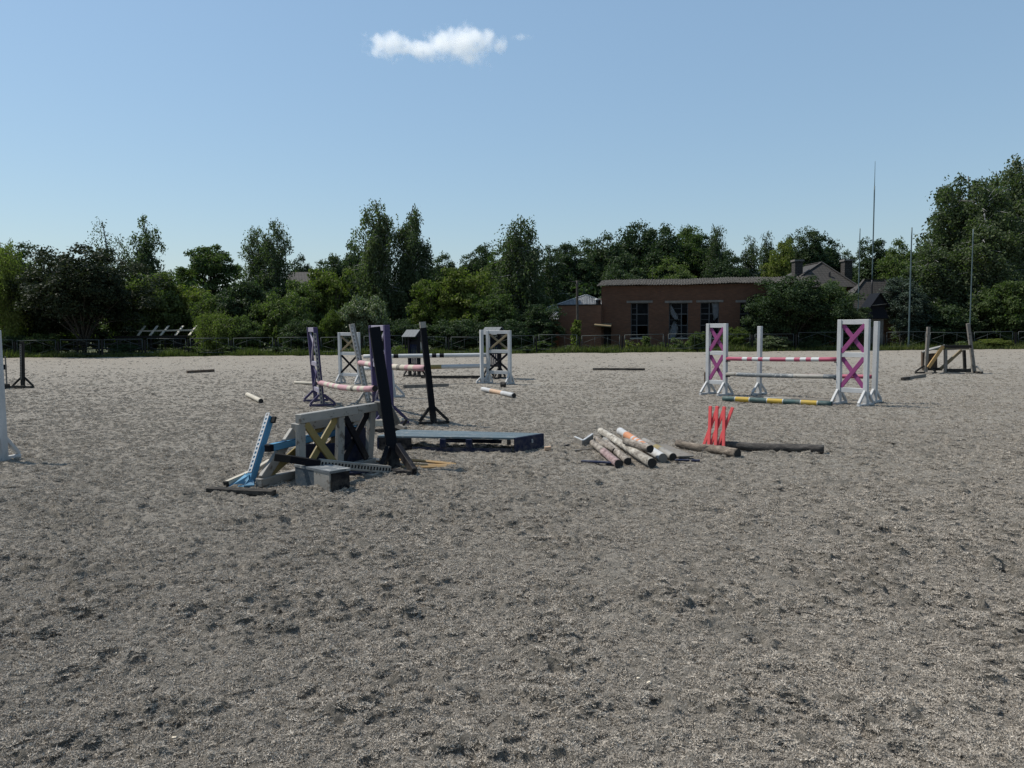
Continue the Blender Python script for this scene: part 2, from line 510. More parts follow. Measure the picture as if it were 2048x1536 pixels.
def track(root, p0, p1, w, mat, nrm, n, thick=.006):
    """punched cup track: two edge strips and the bridges between the keyholes, one steel strip"""
    p0, p1 = V(p0), V(p1)
    L = (p1 - p0).length
    bm = bmesh.new()
    e = w * .26
    box_bm(bm, (-L / 2, -w / 2, 0), (L / 2, -w / 2 + e, thick))
    box_bm(bm, (-L / 2, w / 2 - e, 0), (L / 2, w / 2, thick))
    st = L / n
    for i in range(n + 1):
        x = -L / 2 + i * st
        box_bm(bm, (max(-L / 2, x - st * .22), -w / 2 + e, 0), (min(L / 2, x + st * .22), w / 2 - e, thick))
    o = link('cup_track', mesh_from(bm, 'cup_track'), root, [mat])
    put(o, root, (p0 + p1) / 2, basis(p1 - p0, nrm))
    return o

# ------------------------------------------------------------------ numpy noise
def gnoise(x, y, seed=0):
    xi, yi = np.floor(x).astype(np.int64), np.floor(y).astype(np.int64)
    xf, yf = x - xi, y - yi
    def g(ix, iy, dx, dy):
        h = (ix * 374761393 + iy * 668265263 + seed * 974634121) & 0xffffffff
        h = ((h ^ (h >> 13)) * 1274126177) & 0xffffffff
        a = (h ^ (h >> 16)).astype(np.float64) * (2 * math.pi / 4294967296.0)
        return np.cos(a) * dx + np.sin(a) * dy
    u = xf * xf * xf * (xf * (xf * 6 - 15) + 10)
    v = yf * yf * yf * (yf * (yf * 6 - 15) + 10)
    n00 = g(xi, yi, xf, yf); n10 = g(xi + 1, yi, xf - 1, yf)
    n01 = g(xi, yi + 1, xf, yf - 1); n11 = g(xi + 1, yi + 1, xf - 1, yf - 1)
    return 1.5 * ((n00 * (1 - u) + n10 * u) * (1 - v) + (n01 * (1 - u) + n11 * u) * v)
def sstep(a, b, x):
    t = np.clip((x - a) / (b - a), 0, 1)
    return t * t * (3 - 2 * t)
def clumps(x, y, cell):
    """crumbly lumps turned up by hooves: height and a 0..1 mask"""
    h = 0; mask = 0
    wx, wy = gnoise(x / .07, y / .07, 61) * .02, gnoise(x / .07, y / .07, 62) * .02
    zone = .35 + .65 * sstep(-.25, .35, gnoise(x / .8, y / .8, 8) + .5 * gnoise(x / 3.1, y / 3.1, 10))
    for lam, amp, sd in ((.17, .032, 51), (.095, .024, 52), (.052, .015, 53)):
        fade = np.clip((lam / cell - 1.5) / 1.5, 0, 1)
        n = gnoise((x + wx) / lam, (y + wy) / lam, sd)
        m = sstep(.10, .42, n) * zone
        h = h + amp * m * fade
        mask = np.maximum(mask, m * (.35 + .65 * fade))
    return h, mask
def prints(x, y, cell):
    """hoof prints: shallow bowls with a pushed-up rim, scattered over the footing"""
    C = .40
    ix, iy = np.floor(x / C).astype(np.int64), np.floor(y / C).astype(np.int64)
    out = np.zeros_like(x)
    for ox in (-1, 0, 1):
        for oy in (-1, 0, 1):
            a, b = ix + ox, iy + oy
            h = (a * 73856093 ^ b * 19349663) & 0xffffffff
            h = ((h ^ (h >> 13)) * 1274126177) & 0xffffffff
            h = h ^ (h >> 16)
            r0, r1, r2 = (h & 1023) / 1023., ((h >> 10) & 1023) / 1023., ((h >> 20) & 1023) / 1023.
            d = np.hypot((x - (a + r0) * C) * (1 + .3 * (r2 - .5)), (y - (b + r1) * C) * .85)
            R_ = .055 + .03 * r2
            q = d / R_
            prof = np.where(q < 1, -.024 * (1 - q * q), 0) + .015 * np.exp(-((q - 1.25) / .28) ** 2)
            out += prof * ((h >> 5) % 100 < 55)
    return out * np.clip((.14 / cell - 1.5) / 1.5, 0, 1)
def sand_height(x, y, cell, want_mask=False):
    h = .020 * gnoise(x / 1.7, y / 1.7, 1) + .012 * gnoise(x / .55, y / .55, 2)
    for lam, amp, sd in ((.21, .018, 3), (.105, .014, 4), (.055, .012, 5), (.030, .011, 6), (.018, .008, 7)):
        fade = np.clip((lam / cell - 1.6) / 1.6, 0, 1)
        h = h + amp * fade * (.6 * gnoise(x / lam + 3.1 * sd, y / lam - 1.7 * sd, sd) + .5 * (np.abs(gnoise(x / lam * .8, y / lam * .8, sd + 20)) - .35))
    c, m = clumps(x, y, cell)
    p = gnoise(x / .33, y / .33, 31)
    h = h + c + prints(x, y, cell) - .022 * np.clip((p - .42) / .3, 0, 1) * np.clip((.33 / cell - 1.6) / 1.6, 0, 1)
    return (h, m) if want_mask else h
ARENA_Y = 47.3

# ------------------------------------------------------------------ ground
def grid_mesh(name, X, Y, Z):
    r, c = X.shape
    vs = np.stack([X, Y, Z], -1).reshape(-1, 3).astype(np.float32)
    idx = np.arange(r * c).reshape(r, c)
    q = np.stack([idx[:-1, :-1], idx[:-1, 1:], idx[1:, 1:], idx[1:, :-1]], -1).reshape(-1, 4).astype(np.int32)
    return quads(name, vs, q)
def quads(name, vs, q, smooth=False):
    me = bpy.data.meshes.new(name)
    me.vertices.add(len(vs)); me.vertices.foreach_set('co', np.ascontiguousarray(vs, dtype=np.float32).ravel())
    me.loops.add(q.size); me.loops.foreach_set('vertex_index', np.ascontiguousarray(q, dtype=np.int32).ravel())
    me.polygons.add(len(q)); me.polygons.foreach_set('loop_start', np.arange(0, q.size, q.shape[1], dtype=np.int32))
    if smooth:
        me.polygons.foreach_set('use_smooth', np.ones(len(q), dtype=bool))
    me.update(calc_edges=True)
    return me
gx = np.linspace(-900, 900, 41); gy = np.linspace(-300, 1500, 41)
GX, GY = np.meshgrid(gx, gy)
tag(link('ground', grid_mesh('ground', GX, GY, np.full_like(GX, -.10)), None, ['soil']), 'green and brown verge ground around the arena', kind='structure')
cx_ = np.linspace(-70, 70, 71); cy_ = np.linspace(-25, ARENA_Y - .3, 50)
GX, GY = np.meshgrid(cx_, cy_)
tag(link('arena_base', grid_mesh('arena_base', GX, GY, np.full_like(GX, -.065)), None, ['sand']), 'flat grey sand under the raked arena surface', kind='structure')
ds = [2.0]
while ds[-1] < ARENA_Y:
    ds.append(ds[-1] + .0075 * (ds[-1] / 2.4) ** 1.45)
ds = np.array(ds); ds[-1] = ARENA_Y
uu = np.linspace(-1, 1, 960)
D, U = np.meshgrid(ds, uu, indexing='ij')
X = U * (.74 * D + 1.6)
cell = np.maximum((.74 * D + 1.6) / 480, .0075 * (D / 2.4) ** 1.45)
edge = gnoise(X / .9, X * 0 + 4.2, 44) * .45 + gnoise(X / 4, X * 0 + 1.2, 45) * .6
Yw = np.where(D > ARENA_Y - 3, D + edge * np.clip((D - ARENA_Y + 3) / 3, 0, 1), D)
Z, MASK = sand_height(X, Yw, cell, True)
me = grid_mesh('sand', X, Yw, Z)
me.polygons.foreach_set('use_smooth', np.ones(len(me.polygons), dtype=bool))
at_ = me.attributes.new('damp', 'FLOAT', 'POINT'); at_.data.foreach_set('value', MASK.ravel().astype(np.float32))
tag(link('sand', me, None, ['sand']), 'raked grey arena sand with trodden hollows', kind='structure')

def zs(x, y):
    return float(sand_height(np.array([x]), np.array([y]), np.array([max((.74 * y + 1.6) / 480, .0075 * (y / 2.4) ** 1.45)]))[0])

# loose fibres and clods on the sand
def scatter_xy(n, d0, d1, pw=1.0):
    u = nrg.random(n)
    d = d0 * (d1 / d0) ** (u ** pw)
    x = nrg.uniform(-1, 1, n) * (.70 * d + .6)
    return x, d
def fibres(name, n, d0, d1, lo, hi, wd, mat, label, lift):
    x, y = scatter_xy(n, d0, d1)
    k = gnoise(x / .35, y / .35, 81) + .6 * gnoise(x / .09, y / .09, 82) > -.05
    x, y = x[k], y[k]; n = len(x)
    z = sand_height(x, y, np.maximum((.74 * y + 1.6) / 480, .0075 * (y / 2.4) ** 1.45))
    a = nrg.uniform(0, 2 * np.pi, n); L = nrg.uniform(lo, hi, n) * (1 + y / 12); w = wd * (1 + y / 5)
    dx, dy = np.cos(a), np.sin(a)
    b = a + nrg.uniform(-.9, .9, n)
    p0 = np.stack([x, y, z + .001], -1)
    p1 = p0 + np.stack([dx * L * .5, dy * L * .5, nrg.uniform(0, lift, n)], -1)
    s = np.stack([-dy * w, dx * w, w * .6], -1)
    p1 = p1 + np.stack([np.cos(b) * L * .5, np.sin(b) * L * .5, nrg.uniform(-lift, lift * .4, n)], -1)
    vs = np.stack([p0 - s * .6, p0 + s * .6, p1 + s * .6, p1 - s * .6], 1).reshape(-1, 3)
    q = np.arange(n * 4).reshape(n, 4)
    tag(link(name, quads(name, vs, q), None, [mat]), label, kind='stuff')
fibres('sand_fibre', 90000, 2.3, 13, .006, .018, .0009, 'fibre', 'pale fibres matted into the arena sand', .012)
fibres('sand_litter', 9000, 2.3, 18, .01, .035, .0016, 'fibre_dark', 'dark straw litter on the arena sand', .010)
def ico():
    bm = bmesh.new(); bmesh.ops.create_icosphere(bm, subdivisions=1, radius=1)
    v = np.array([x.co[:] for x in bm.verts]); f = np.array([[w.index for w in p.verts] for p in bm.faces]); bm.free()
    return v, f
ICV, ICF = ico()
def clods(name, n, d0, d1, lo, hi, mat, label):
    x, y = scatter_xy(n, d0, d1)
    z = sand_height(x, y, np.maximum((.74 * y + 1.6) / 480, .0075 * (y / 2.4) ** 1.45))
    r = lo + (hi - lo) * nrg.random(n) ** 2.5
    vs = ICV[None] * (1 + nrg.uniform(-.55, .4, (n, len(ICV), 1)))
    vs = vs * r[:, None, None] * np.array([1.3, 1.3, .6]) + np.stack([x, y, z + r * .25], -1)[:, None]
    f = ICF[None] + (np.arange(n) * len(ICV))[:, None, None]
    tag(link(name, quads(name, vs.reshape(-1, 3), f.reshape(-1, 3), True), None, [mat]), label, kind='stuff')
def tuft_mesh(seed):
    """a matted heap of sandy flakes and fibres, radius about 1"""
    g = np.random.default_rng(seed)
    n = 120
    az = g.uniform(0, 2 * np.pi, n); rr = np.sqrt(g.random(n))
    lump = .55 + .45 * np.sin(az * 3 + g.random() * 6)
    c = np.stack([np.cos(az) * rr, np.sin(az) * rr, (1 - rr ** 1.5) * .55 * lump * g.uniform(.3, 1, n)], -1)
    def tri(c, size, flatten):
        m = len(c)
        u = g.normal(size=(m, 3)); u[:, 2] *= flatten; u /= np.linalg.norm(u, axis=1, keepdims=True)
        w = np.cross(u, g.normal(size=(m, 3))); w /= np.linalg.norm(w, axis=1, keepdims=True)
        k = size * g.uniform(.5, 1.2, (m, 1))
        return np.stack([c - u * k, c + u * k * .6 + w * k * g.uniform(.3, .7, (m, 1)), c + u * k * .4 - w * k * g.uniform(.3, .7, (m, 1))], 1)
    fl = tri(c, .20, .7)
    m = 20
    az = g.uniform(0, 2 * np.pi, m); rr = np.sqrt(g.random(m))
    p0 = np.stack([np.cos(az) * rr, np.sin(az) * rr, (1 - rr) * .4], -1)
    d = g.normal(size=(m, 3)); d[:, 2] = np.abs(d[:, 2]) * .35; d /= np.linalg.norm(d, axis=1, keepdims=True)
    p1 = p0 + d * g.uniform(.4, 1.1, (m, 1))
    sd = np.cross(d, g.normal(size=(m, 3))); sd /= np.linalg.norm(sd, axis=1, keepdims=True); sd *= .05
    fb = np.stack([p0 - sd, p0 + sd, p1], 1)
    v = np.concatenate([fl, fb]).reshape(-1, 3)
    v[:, 2] = np.maximum(v[:, 2], -.15)
    return quads('tuft', v, np.arange(len(v)).reshape(-1, 3))
def tuftmat():
    m, nt, p = newmat('sand_tuft')
    oi = N(nt, 'ShaderNodeObjectInfo')
    n = N(nt, 'ShaderNodeNewGeometry').outputs['Random Per Island']
    c = ramp(nt, oi.outputs['Random'], [(0, (.32, .284, .238)), (.4, (.425, .378, .318)), (1, (.52, .465, .394))])
    c = mixc(nt, ramp(nt, n, [(.0, .75), (.5, 0)]), c, (.12, .107, .091))
    nt.links.new(c, p.inputs['Base Color']); p.inputs['Roughness'].default_value = .95; p.inputs['Specular IOR Level'].default_value = .1
    return m
M['tuft'] = tuftmat()
def tufts(n, seed):
    x, y = scatter_xy(n, 2.3, 46.5, .85)
    zn = gnoise(x / .45, y / .45, 8) + .6 * gnoise(x / 1.9, y / 1.9, 10)
    k = (zn + nrg.normal(size=n) * .35 > -.75) & (nrg.random(n) < np.clip(1.45 - y / 24, .07, 1))
    x, y, zn = x[k], y[k], zn[k]; n = len(x)
    z = sand_height(x, y, CELL(y))
    r = (.008 + .020 * nrg.random(n) ** 2.0) * (1 + y / 26) * (1 + .4 * np.clip(zn, 0, 1))
    src = bpy.data.objects.new('tuft_source', tuft_mesh(seed)); src.data.materials.append(M['tuft'])
    me = bpy.data.meshes.new('sand_tuft'); me.vertices.add(n)
    me.vertices.foreach_set('co', np.stack([x, y, z + r * .02], -1).astype(np.float32).ravel())
    a_ = me.attributes.new('r', 'FLOAT', 'POINT'); a_.data.foreach_set('value', r.astype(np.float32))
    o = link('sand_tuft', me); tag(o, 'crumbly fibrous tufts of grey arena sand', kind='stuff')
    ng = bpy.data.node_groups.new('scatter_tufts', 'GeometryNodeTree')
    ng.interface.new_socket('Geometry', in_out='INPUT', socket_type='NodeSocketGeometry')
    ng.interface.new_socket('Geometry', in_out='OUTPUT', socket_type='NodeSocketGeometry')
    gi, go = ng.nodes.new('NodeGroupInput'), ng.nodes.new('NodeGroupOutput')
    m2p = ng.nodes.new('GeometryNodeMeshToPoints'); ip = ng.nodes.new('GeometryNodeInstanceOnPoints'); ob = ng.nodes.new('GeometryNodeObjectInfo')
    ob.inputs['Object'].default_value = src
    at_ = ng.nodes.new('GeometryNodeInputNamedAttribute'); at_.data_type = 'FLOAT'; at_.inputs['Name'].default_value = 'r'
    rv = ng.nodes.new('FunctionNodeRandomValue'); rv.data_type = 'FLOAT_VECTOR'
    rv.inputs[0].default_value = (-.35, -.35, 0); rv.inputs[1].default_value = (.35, .35, 6.28)
    L_ = ng.links.new
    L_(gi.outputs[0], m2p.inputs[0]); L_(m2p.outputs[0], ip.inputs['Points']); L_(ob.outputs['Geometry'], ip.inputs['Instance'])
    L_(rv.outputs[0], ip.inputs['Rotation']); L_(at_.outputs[0], ip.inputs['Scale']); L_(ip.outputs[0], go.inputs[0])
    o.modifiers.new('scatter', 'NODES').node_group = ng
CELL = lambda y: np.maximum((.74 * y + 1.6) / 480, .0075 * (y / 2.4) ** 1.45)
for sd in (1, 2, 3): tufts(62000, sd)
clods('dark_clod', 500, 2.6, 44, .004, .020, 'dung', 'dark crumbs of dung and soil on the sand')
clods('wood_chip', 160, 2.4, 30, .003, .010, 'chip', 'pale wood chips scattered on the sand')
# ------------------------------------------------------------------ vegetation
def leafquads(c, a, b, l, w):
    """rhombic leaves: c base, a axis, b side (unit rows), l length, w width"""
    n = len(c)
    l = l[:, None]; w = w[:, None]
    nrm = np.cross(a, b)
    vs = np.stack([c, c + a * l * .45 + b * w * .5 + nrm * w * .12, c + a * l, c + a * l * .45 - b * w * .5 + nrm * w * .12], 1)
    return vs.reshape(-1, 3), np.arange(n * 4).reshape(n, 4)
def unit(v):
    return v / np.maximum(np.linalg.norm(v, axis=-1, keepdims=True), 1e-9)
def rnd_dirs(g, n):
    return unit(g.normal(size=(n, 3)))
class Tubes:
    def __init__(self): self.v = []; self.f = []
    def add(self, pts, rad, n=6):
        base = len(self.v)
        for i, p in enumerate(pts):
            d = (V(pts[min(i + 1, len(pts) - 1)]) - V(pts[max(i - 1, 0)])).normalized()
            m = basis(d, (0, 0, 1) if abs(d.z) < .9 else (0, 1, 0)).to_3x3()
            for k in range(n):
                a = 2 * math.pi * k / n
                self.v.append(tuple(V(p) + m @ V((0, math.cos(a) * rad[i], math.sin(a) * rad[i]))))
        for i in range(len(pts) - 1):
            for k in range(n):
                self.f.append((base + i * n + k, base + i * n + (k + 1) % n, base + (i + 1) * n + (k + 1) % n, base + (i + 1) * n + k))
    def mesh(self, name):
        return quads(name, np.array(self.v), np.array(self.f), True)
def weeping(seed, H=10.0, spread=2.2, droop=1.6, low=.15, nb=64, ns=11, lsz=.13, up=.55, narrow=.65, step=.085, tr=.14, lead=((0, 0, 1),)):
    g = np.random.default_rng(seed)
    T = Tubes()
    wob = g.uniform(-.25, .25, (6, 2)); wob[0] = 0
    tp = [(wob[i][0], wob[i][1], H * .94 * i / 5) for i in range(6)]
    T.add(tp, [tr * H / 10 * (1 - .17 * i) for i in range(6)], 8)
    C, A, B, L, W = [], [], [], [], []
    def trunk(t):
        k = min(t * 5 / .94, 4.999); i = int(k); f = k - i
        return np.array(tp[i]) * (1 - f) + np.array(tp[i + 1]) * f
    for k in range(nb):
        t = low + (1 - low) * ((k + g.random()) / nb)
        r = spread * ((1 - t) ** narrow) * min(1, (t - low) / .12 + .45) * g.uniform(.55, 1.1) + .12
        az = g.uniform(0, 2 * np.pi)
        lx, ly, lh = lead[k % len(lead)]
        f = max(0.0, (t - .25) / .75)
        p0 = trunk(min(t * .93 * (1 - (1 - lh) * f), .93)) + np.array([lx, ly, 0]) * f
        d = np.array([math.cos(az), math.sin(az), 0])
        p1 = p0 + d * r * .5 + np.array([0, 0, r * up])
        p2 = p0 + d * r + np.array([0, 0, r * up * 1.15 - droop * .12 + (.5 if t > .9 else 0)])
        T.add([tuple(p0), tuple(p1), tuple(p2)], [.05 * H / 10 * (1.2 - t), .03 * H / 10 * (1.2 - t), .010], 4)
        for _ in range(max(3, int(ns * (.5 + .7 * r / spread)))):
            s = g.uniform(.25, 1.05)
            q = p0 * (1 - s) ** 2 + 2 * p1 * s * (1 - s) + p2 * s * s + g.normal(size=3) * np.array([.13, .13, .10])
            ln = droop * g.uniform(.35, 1.0) * (1 - .55 * t)
            ln = min(ln, max(.2, q[2] - .15))
            m = max(3, int(ln / step))
            tt = (np.arange(m) + g.random(m)) / m
            drift = g.normal(size=3) * .22; drift[2] = 0
            c = q + np.outer(tt, drift) + np.array([0, 0, -1.0]) * (tt * ln)[:, None] + g.normal(size=(m, 3)) * .05
            C.append(c)
            a = unit(np.array([0, 0, -1.0]) + g.normal(size=(m, 3)) * .55)
            A.append(a); B.append(unit(np.cross(a, rnd_dirs(g, m))))
            L.append(lsz * g.uniform(.7, 1.35, m)); W.append(lsz * g.uniform(.38, .7, m))
    vs, q = leafquads(*(np.concatenate(z) for z in (C, A, B, L, W)))
    return T.mesh('trunk'), quads('crown', vs, q)
def leafy(seed, H=8.0, R=2.6, low=.25, nc=110, nl=170, lsz=.17, cr=(.30, .62), lobes=5, flat=.75, tr=.17, hollow=.45, stems=1):
    g = np.random.default_rng(seed)
    T = Tubes()
    zc, rz = H * (1 + low) / 2, H * (1 - low) / 2
    lob = [(g.uniform(-.5, .5, 3), g.uniform(.45, .75)) for _ in range(lobes)]
    cen = []
    while len(cen) < nc:
        o, s = lob[g.integers(lobes)]
        d = rnd_dirs(g, 1)[0] * (hollow + (1 - hollow) * g.random() ** .6) * s + o * .8
        if np.linalg.norm(d) > 1.05: continue
        if d[2] < -.75 and g.random() < .5: continue
        cen.append(np.array([d[0] * R, d[1] * R, zc + d[2] * rz]))
    cen = np.array(cen)
    if stems == 1:
        T.add([(0, 0, 0), (.05, .04, H * low), (0, .05, H * .55), (0, 0, H * .8)], [tr * H / 8, tr * .8 * H / 8, tr * .45 * H / 8, .03], 8)
    else:
        for k in range(stems):
            a = 2 * math.pi * k / stems
            T.add([(.05 * math.cos(a), .05 * math.sin(a), 0), (.3 * R * math.cos(a), .3 * R * math.sin(a), H * .5), (.5 * R * math.cos(a), .5 * R * math.sin(a), H * .75)], [.04, .03, .01], 5)
    for c in cen[::4]:
        z0 = max(.2, min(c[2] - .5, H * (low * .8 + .35 * g.random())))
        T.add([(0, 0, z0), tuple((c + np.array([0, 0, z0])) / 2 + np.array([0, 0, .15])), tuple(c)], [.06 * H / 8, .04 * H / 8, .01], 4)
    C, A, B, L, W = [], [], [], [], []
    for c in cen:
        rc = g.uniform(*cr) * R / 2.6
        m = int(nl * g.uniform(.6, 1.2))
        n = rnd_dirs(g, m); n[:, 2] = np.where(n[:, 2] < -.5, -n[:, 2] * .4, n[:, 2])
        p = c + n * rc * (g.random((m, 1)) ** .35) * np.array([1, 1, flat])
        p[:, 2] = np.maximum(p[:, 2], .05)
        nn = unit(n * .8 + g.normal(size=(m, 3)) * .75 + np.array([0, 0, .25]))
        a = unit(np.cross(nn, rnd_dirs(g, m)) + np.array([0, 0, -.25]))
        C.append(p); A.append(a); B.append(unit(np.cross(a, nn)))
        L.append(lsz * g.uniform(.6, 1.3, m)); W.append(lsz * g.uniform(.4, .75, m))
    vs, q = leafquads(*(np.concatenate(z) for z in (C, A, B, L, W)))
    return T.mesh('trunk'), quads('crown', vs, q)
KIND = {
    'birch_a': (weeping(1, 10, 1.9, 1.7, .10, 104, 22, lsz=.165, lead=((0, 0, 1), (.7, .2, .86), (-.6, -.3, .9), (.1, .6, .8))), 10, 1.9),
    'birch_b': (weeping(2, 10, 1.7, 2.4, .04, 104, 24, lsz=.165, narrow=.45, lead=((0, 0, 1), (.75, .3, .9), (-.7, .2, .84), (-.2, -.7, .93))), 10, 1.7),
    'birch_sparse': (weeping(3, 10, 1.8, 1.5, .30, 62, 12, lsz=.14, lead=((0, 0, 1), (.8, 0, .88), (-.7, .3, .93), (0, .8, .8))), 10, 1.8),
    'birch_dense': (weeping(4, 10, 2.1, 1.2, .08, 130, 24, lsz=.165, up=.9, narrow=.55, lead=((0, 0, 1), (.5, .2, .9), (-.5, -.2, .94))), 10, 2.0),
    'willow': (weeping(5, 6, 2.9, 2.6, .25, 80, 26, lsz=.14, up=.7, narrow=.35), 6, 2.8),
    'willow_dome': (weeping(6, 2.6, 1.3, 1.9, .45, 80, 22, lsz=.10, up=.5, narrow=.25, step=.06, tr=.06), 2.6, 1.25),
    'big_birch': (weeping(7, 12, 3.0, 2.8, .05, 140, 36, lsz=.175, narrow=.45, lead=((0, 0, 1), (1.6, .5, .9), (-1.7, .2, .82), (.2, -1.4, .92), (-.9, -.8, .96))), 12, 3.6),
    'leafy_a': (leafy(11, nc=260, nl=150, lsz=.18, cr=(.36, .68), low=.13, lobes=8, hollow=.35, flat=.9), 8, 2.6),
    'leafy_b': (leafy(12, nc=280, nl=150, lsz=.18, cr=(.36, .68), lobes=10, low=.08, hollow=.35, flat=.9), 8, 2.6),
    'leafy_wide': (leafy(21, H=7, R=3.9, nc=420, nl=120, lsz=.17, cr=(.24, .46), lobes=12, low=.05, hollow=.35, flat=.9), 7, 3.9),
    'leafy_tall': (leafy(13, H=10, R=2.2, nc=300, nl=130, lsz=.18, cr=(.40, .75), lobes=10, low=.06, hollow=.35, flat=.95), 10, 2.1),
    'leafy_open': (leafy(14, nc=110, nl=190, lsz=.17, low=.30, lobes=7, hollow=.6, cr=(.30, .58)), 8, 2.6),
    'shrub_a': (leafy(15, H=3, R=1.8, low=.0, nc=210, nl=110, lsz=.13, cr=(.32, .62), lobes=11, hollow=.3, tr=.06, stems=4), 3, 1.7),
    'shrub_b': (leafy(16, H=4, R=1.7, low=.0, nc=230, nl=110, lsz=.14, cr=(.32, .65), lobes=12, hollow=.3, tr=.06, stems=5), 4, 1.6),
    'weed': (leafy(17, H=1.0, R=.55, low=.0, nc=26, nl=36, lsz=.11, cr=(.5, .9), lobes=5, tr=.02, stems=3), 1.0, .55),
    'stalk': (leafy(18, H=1.6, R=.30, low=.05, nc=34, nl=24, lsz=.16, cr=(.35, .8), lobes=9, tr=.015, flat=.6), 1.6, .30),
}
for k_, (ms_, _, _) in list(KIND.items()):          # measure what was grown
    co_ = np.empty(len(ms_[1].vertices) * 3, dtype=np.float32); ms_[1].vertices.foreach_get('co', co_); co_ = co_.reshape(-1, 3)
    KIND[k_] = (ms_, float(np.percentile(co_[:, 2], 99.8)), float(np.percentile(np.hypot(co_[:, 0], co_[:, 1]), 95)))
def plant(name, kind, label, cat, px, top, hw, Y, leaf, trunk='trunk', group=None, z0=-.08, rot=None):
    """copy a plant kind so that its top and half width measure as surveyed, standing at distance Y"""
    (tm, cm), H, R = KIND[kind]
    p = at(px, top, Y)
    h = p.z - z0
    r = hw / FPX * Y
    o = thing(name, label, cat, (p.x, Y, z0), group)
    o.rotation_euler = (0, 0, rng.uniform(0, 6.28) if rot is None else rot)
    o.scale = (r / R, r / R, h / H)
    for nm, me, mt in (('trunk', tm, trunk), ('crown', cm, leaf)):
        if kind in ('shrub_a', 'shrub_b', 'weed', 'stalk'):
            nm = {'trunk': 'stem', 'crown': 'foliage'}[nm]
        c = bpy.data.objects.new(nm, me)
        COL.objects.link(c); c.parent = o
        if not me.materials: me.materials.append(M[mt])
        c.material_slots[0].link = 'OBJECT'
        c.material_slots[0].material = M[mt]
    return o
TL = 'trees along the far fence'
FW = 'wood behind the brick hall'
P = plant
P('willow_tree', 'willow', 'yellow-green weeping willow cut by the left edge of the picture', 'tree', -2, 488, 58, 51, 'leaf_willow', group=TL)
P('plum_tree', 'leafy_wide', 'broad dark purplish tree hanging over the pergola frame at left', 'tree', 158, 500, 118, 50.5, 'leaf_plum', group=TL)
P('plum_tree', 'leafy_a', 'dark low-branched tree between the willow and the broad purplish tree', 'tree', 95, 520, 60, 52.5, 'leaf_plum', group=TL)
P('birch_tree', 'birch_sparse', 'thin airy birch whose top rises behind the broad dark purplish tree', 'tree', 207, 444, 46, 62, 'leaf_birch', 'birch_trunk', TL)
P('birch_tree', 'birch_a', 'weeping birch with a white trunk showing, right of the thin airy birch', 'tree', 291, 440, 46, 60, 'leaf_birch', 'birch_trunk', TL)
P('oak_tree', 'leafy_open', 'open-crowned tree with branches showing against the sky, left of the paired birches', 'tree', 421, 492, 62, 76, 'leaf_mid', group=TL)
P('birch_tree', 'birch_dense', 'left one of two dense upright birches standing together', 'tree', 510, 460, 42, 62, 'leaf_birch', 'birch_trunk', TL)
P('birch_tree', 'birch_dense', 'right and taller one of two dense upright birches standing together', 'tree', 551, 446, 44, 61, 'leaf_birch', 'birch_trunk', TL)
P('tree', 'leafy_b', 'dark far tree behind the yellow-green willow at the left edge', 'tree', 40, 490, 60, 82, 'leaf_dark', group=TL)
P('pine_tree', 'leafy_tall', 'far dark tree low between the white-trunked birch and the open-crowned tree', 'tree', 358, 546, 46, 90, 'leaf_dark', group=TL)
P('pine_tree', 'leafy_a', 'far dark tree just right of the paired upright birches', 'tree', 598, 516, 34, 88, 'leaf_dark', group=TL)
P('pine_tree', 'leafy_b', 'far dark tree behind the white ventilator', 'tree', 645, 524, 42, 95, 'leaf_dark', group=TL)
P('chestnut_tree', 'leafy_a', 'round dark tree behind the left shoulder of the tallest weeping birch', 'tree', 702, 488, 50, 84, 'leaf_dark', group=TL)
P('birch_tree', 'birch_b', 'tallest weeping birch, behind the purple jump wings', 'tree', 757, 415, 50, 60, 'leaf_birch', 'birch_trunk', TL)
P('birch_tree', 'birch_b', 'slim weeping birch on the right of the tallest one', 'tree', 822, 425, 42, 61, 'leaf_birch', 'birch_trunk', TL)
P('tree', 'leafy_a', 'dark rounded tree in the gap right of the tall weeping birches', 'tree', 880, 512, 48, 86, 'leaf_dark', group=TL)
P('tree', 'leafy_tall', 'pointed dark tree in the gap left of the weeping birch by the hall', 'tree', 948, 493, 42, 88, 'leaf_dark', group=TL)
P('birch_tree', 'birch_b', 'large weeping birch reaching the ground left of the brick hall', 'tree', 1043, 445, 55, 60, 'leaf_birch', 'birch_trunk', TL)
P('linden_tree', 'leafy_tall', 'lighter green tree tucked behind the left side of the large weeping birch', 'tree', 1006, 482, 42, 66, 'leaf_mid', group=TL)
P('birch_tree', 'birch_a', 'dark hanging birch between the large weeping birch and the ribbed metal roof', 'tree', 1100, 497, 45, 63, 'leaf_dark', 'birch_trunk', TL)
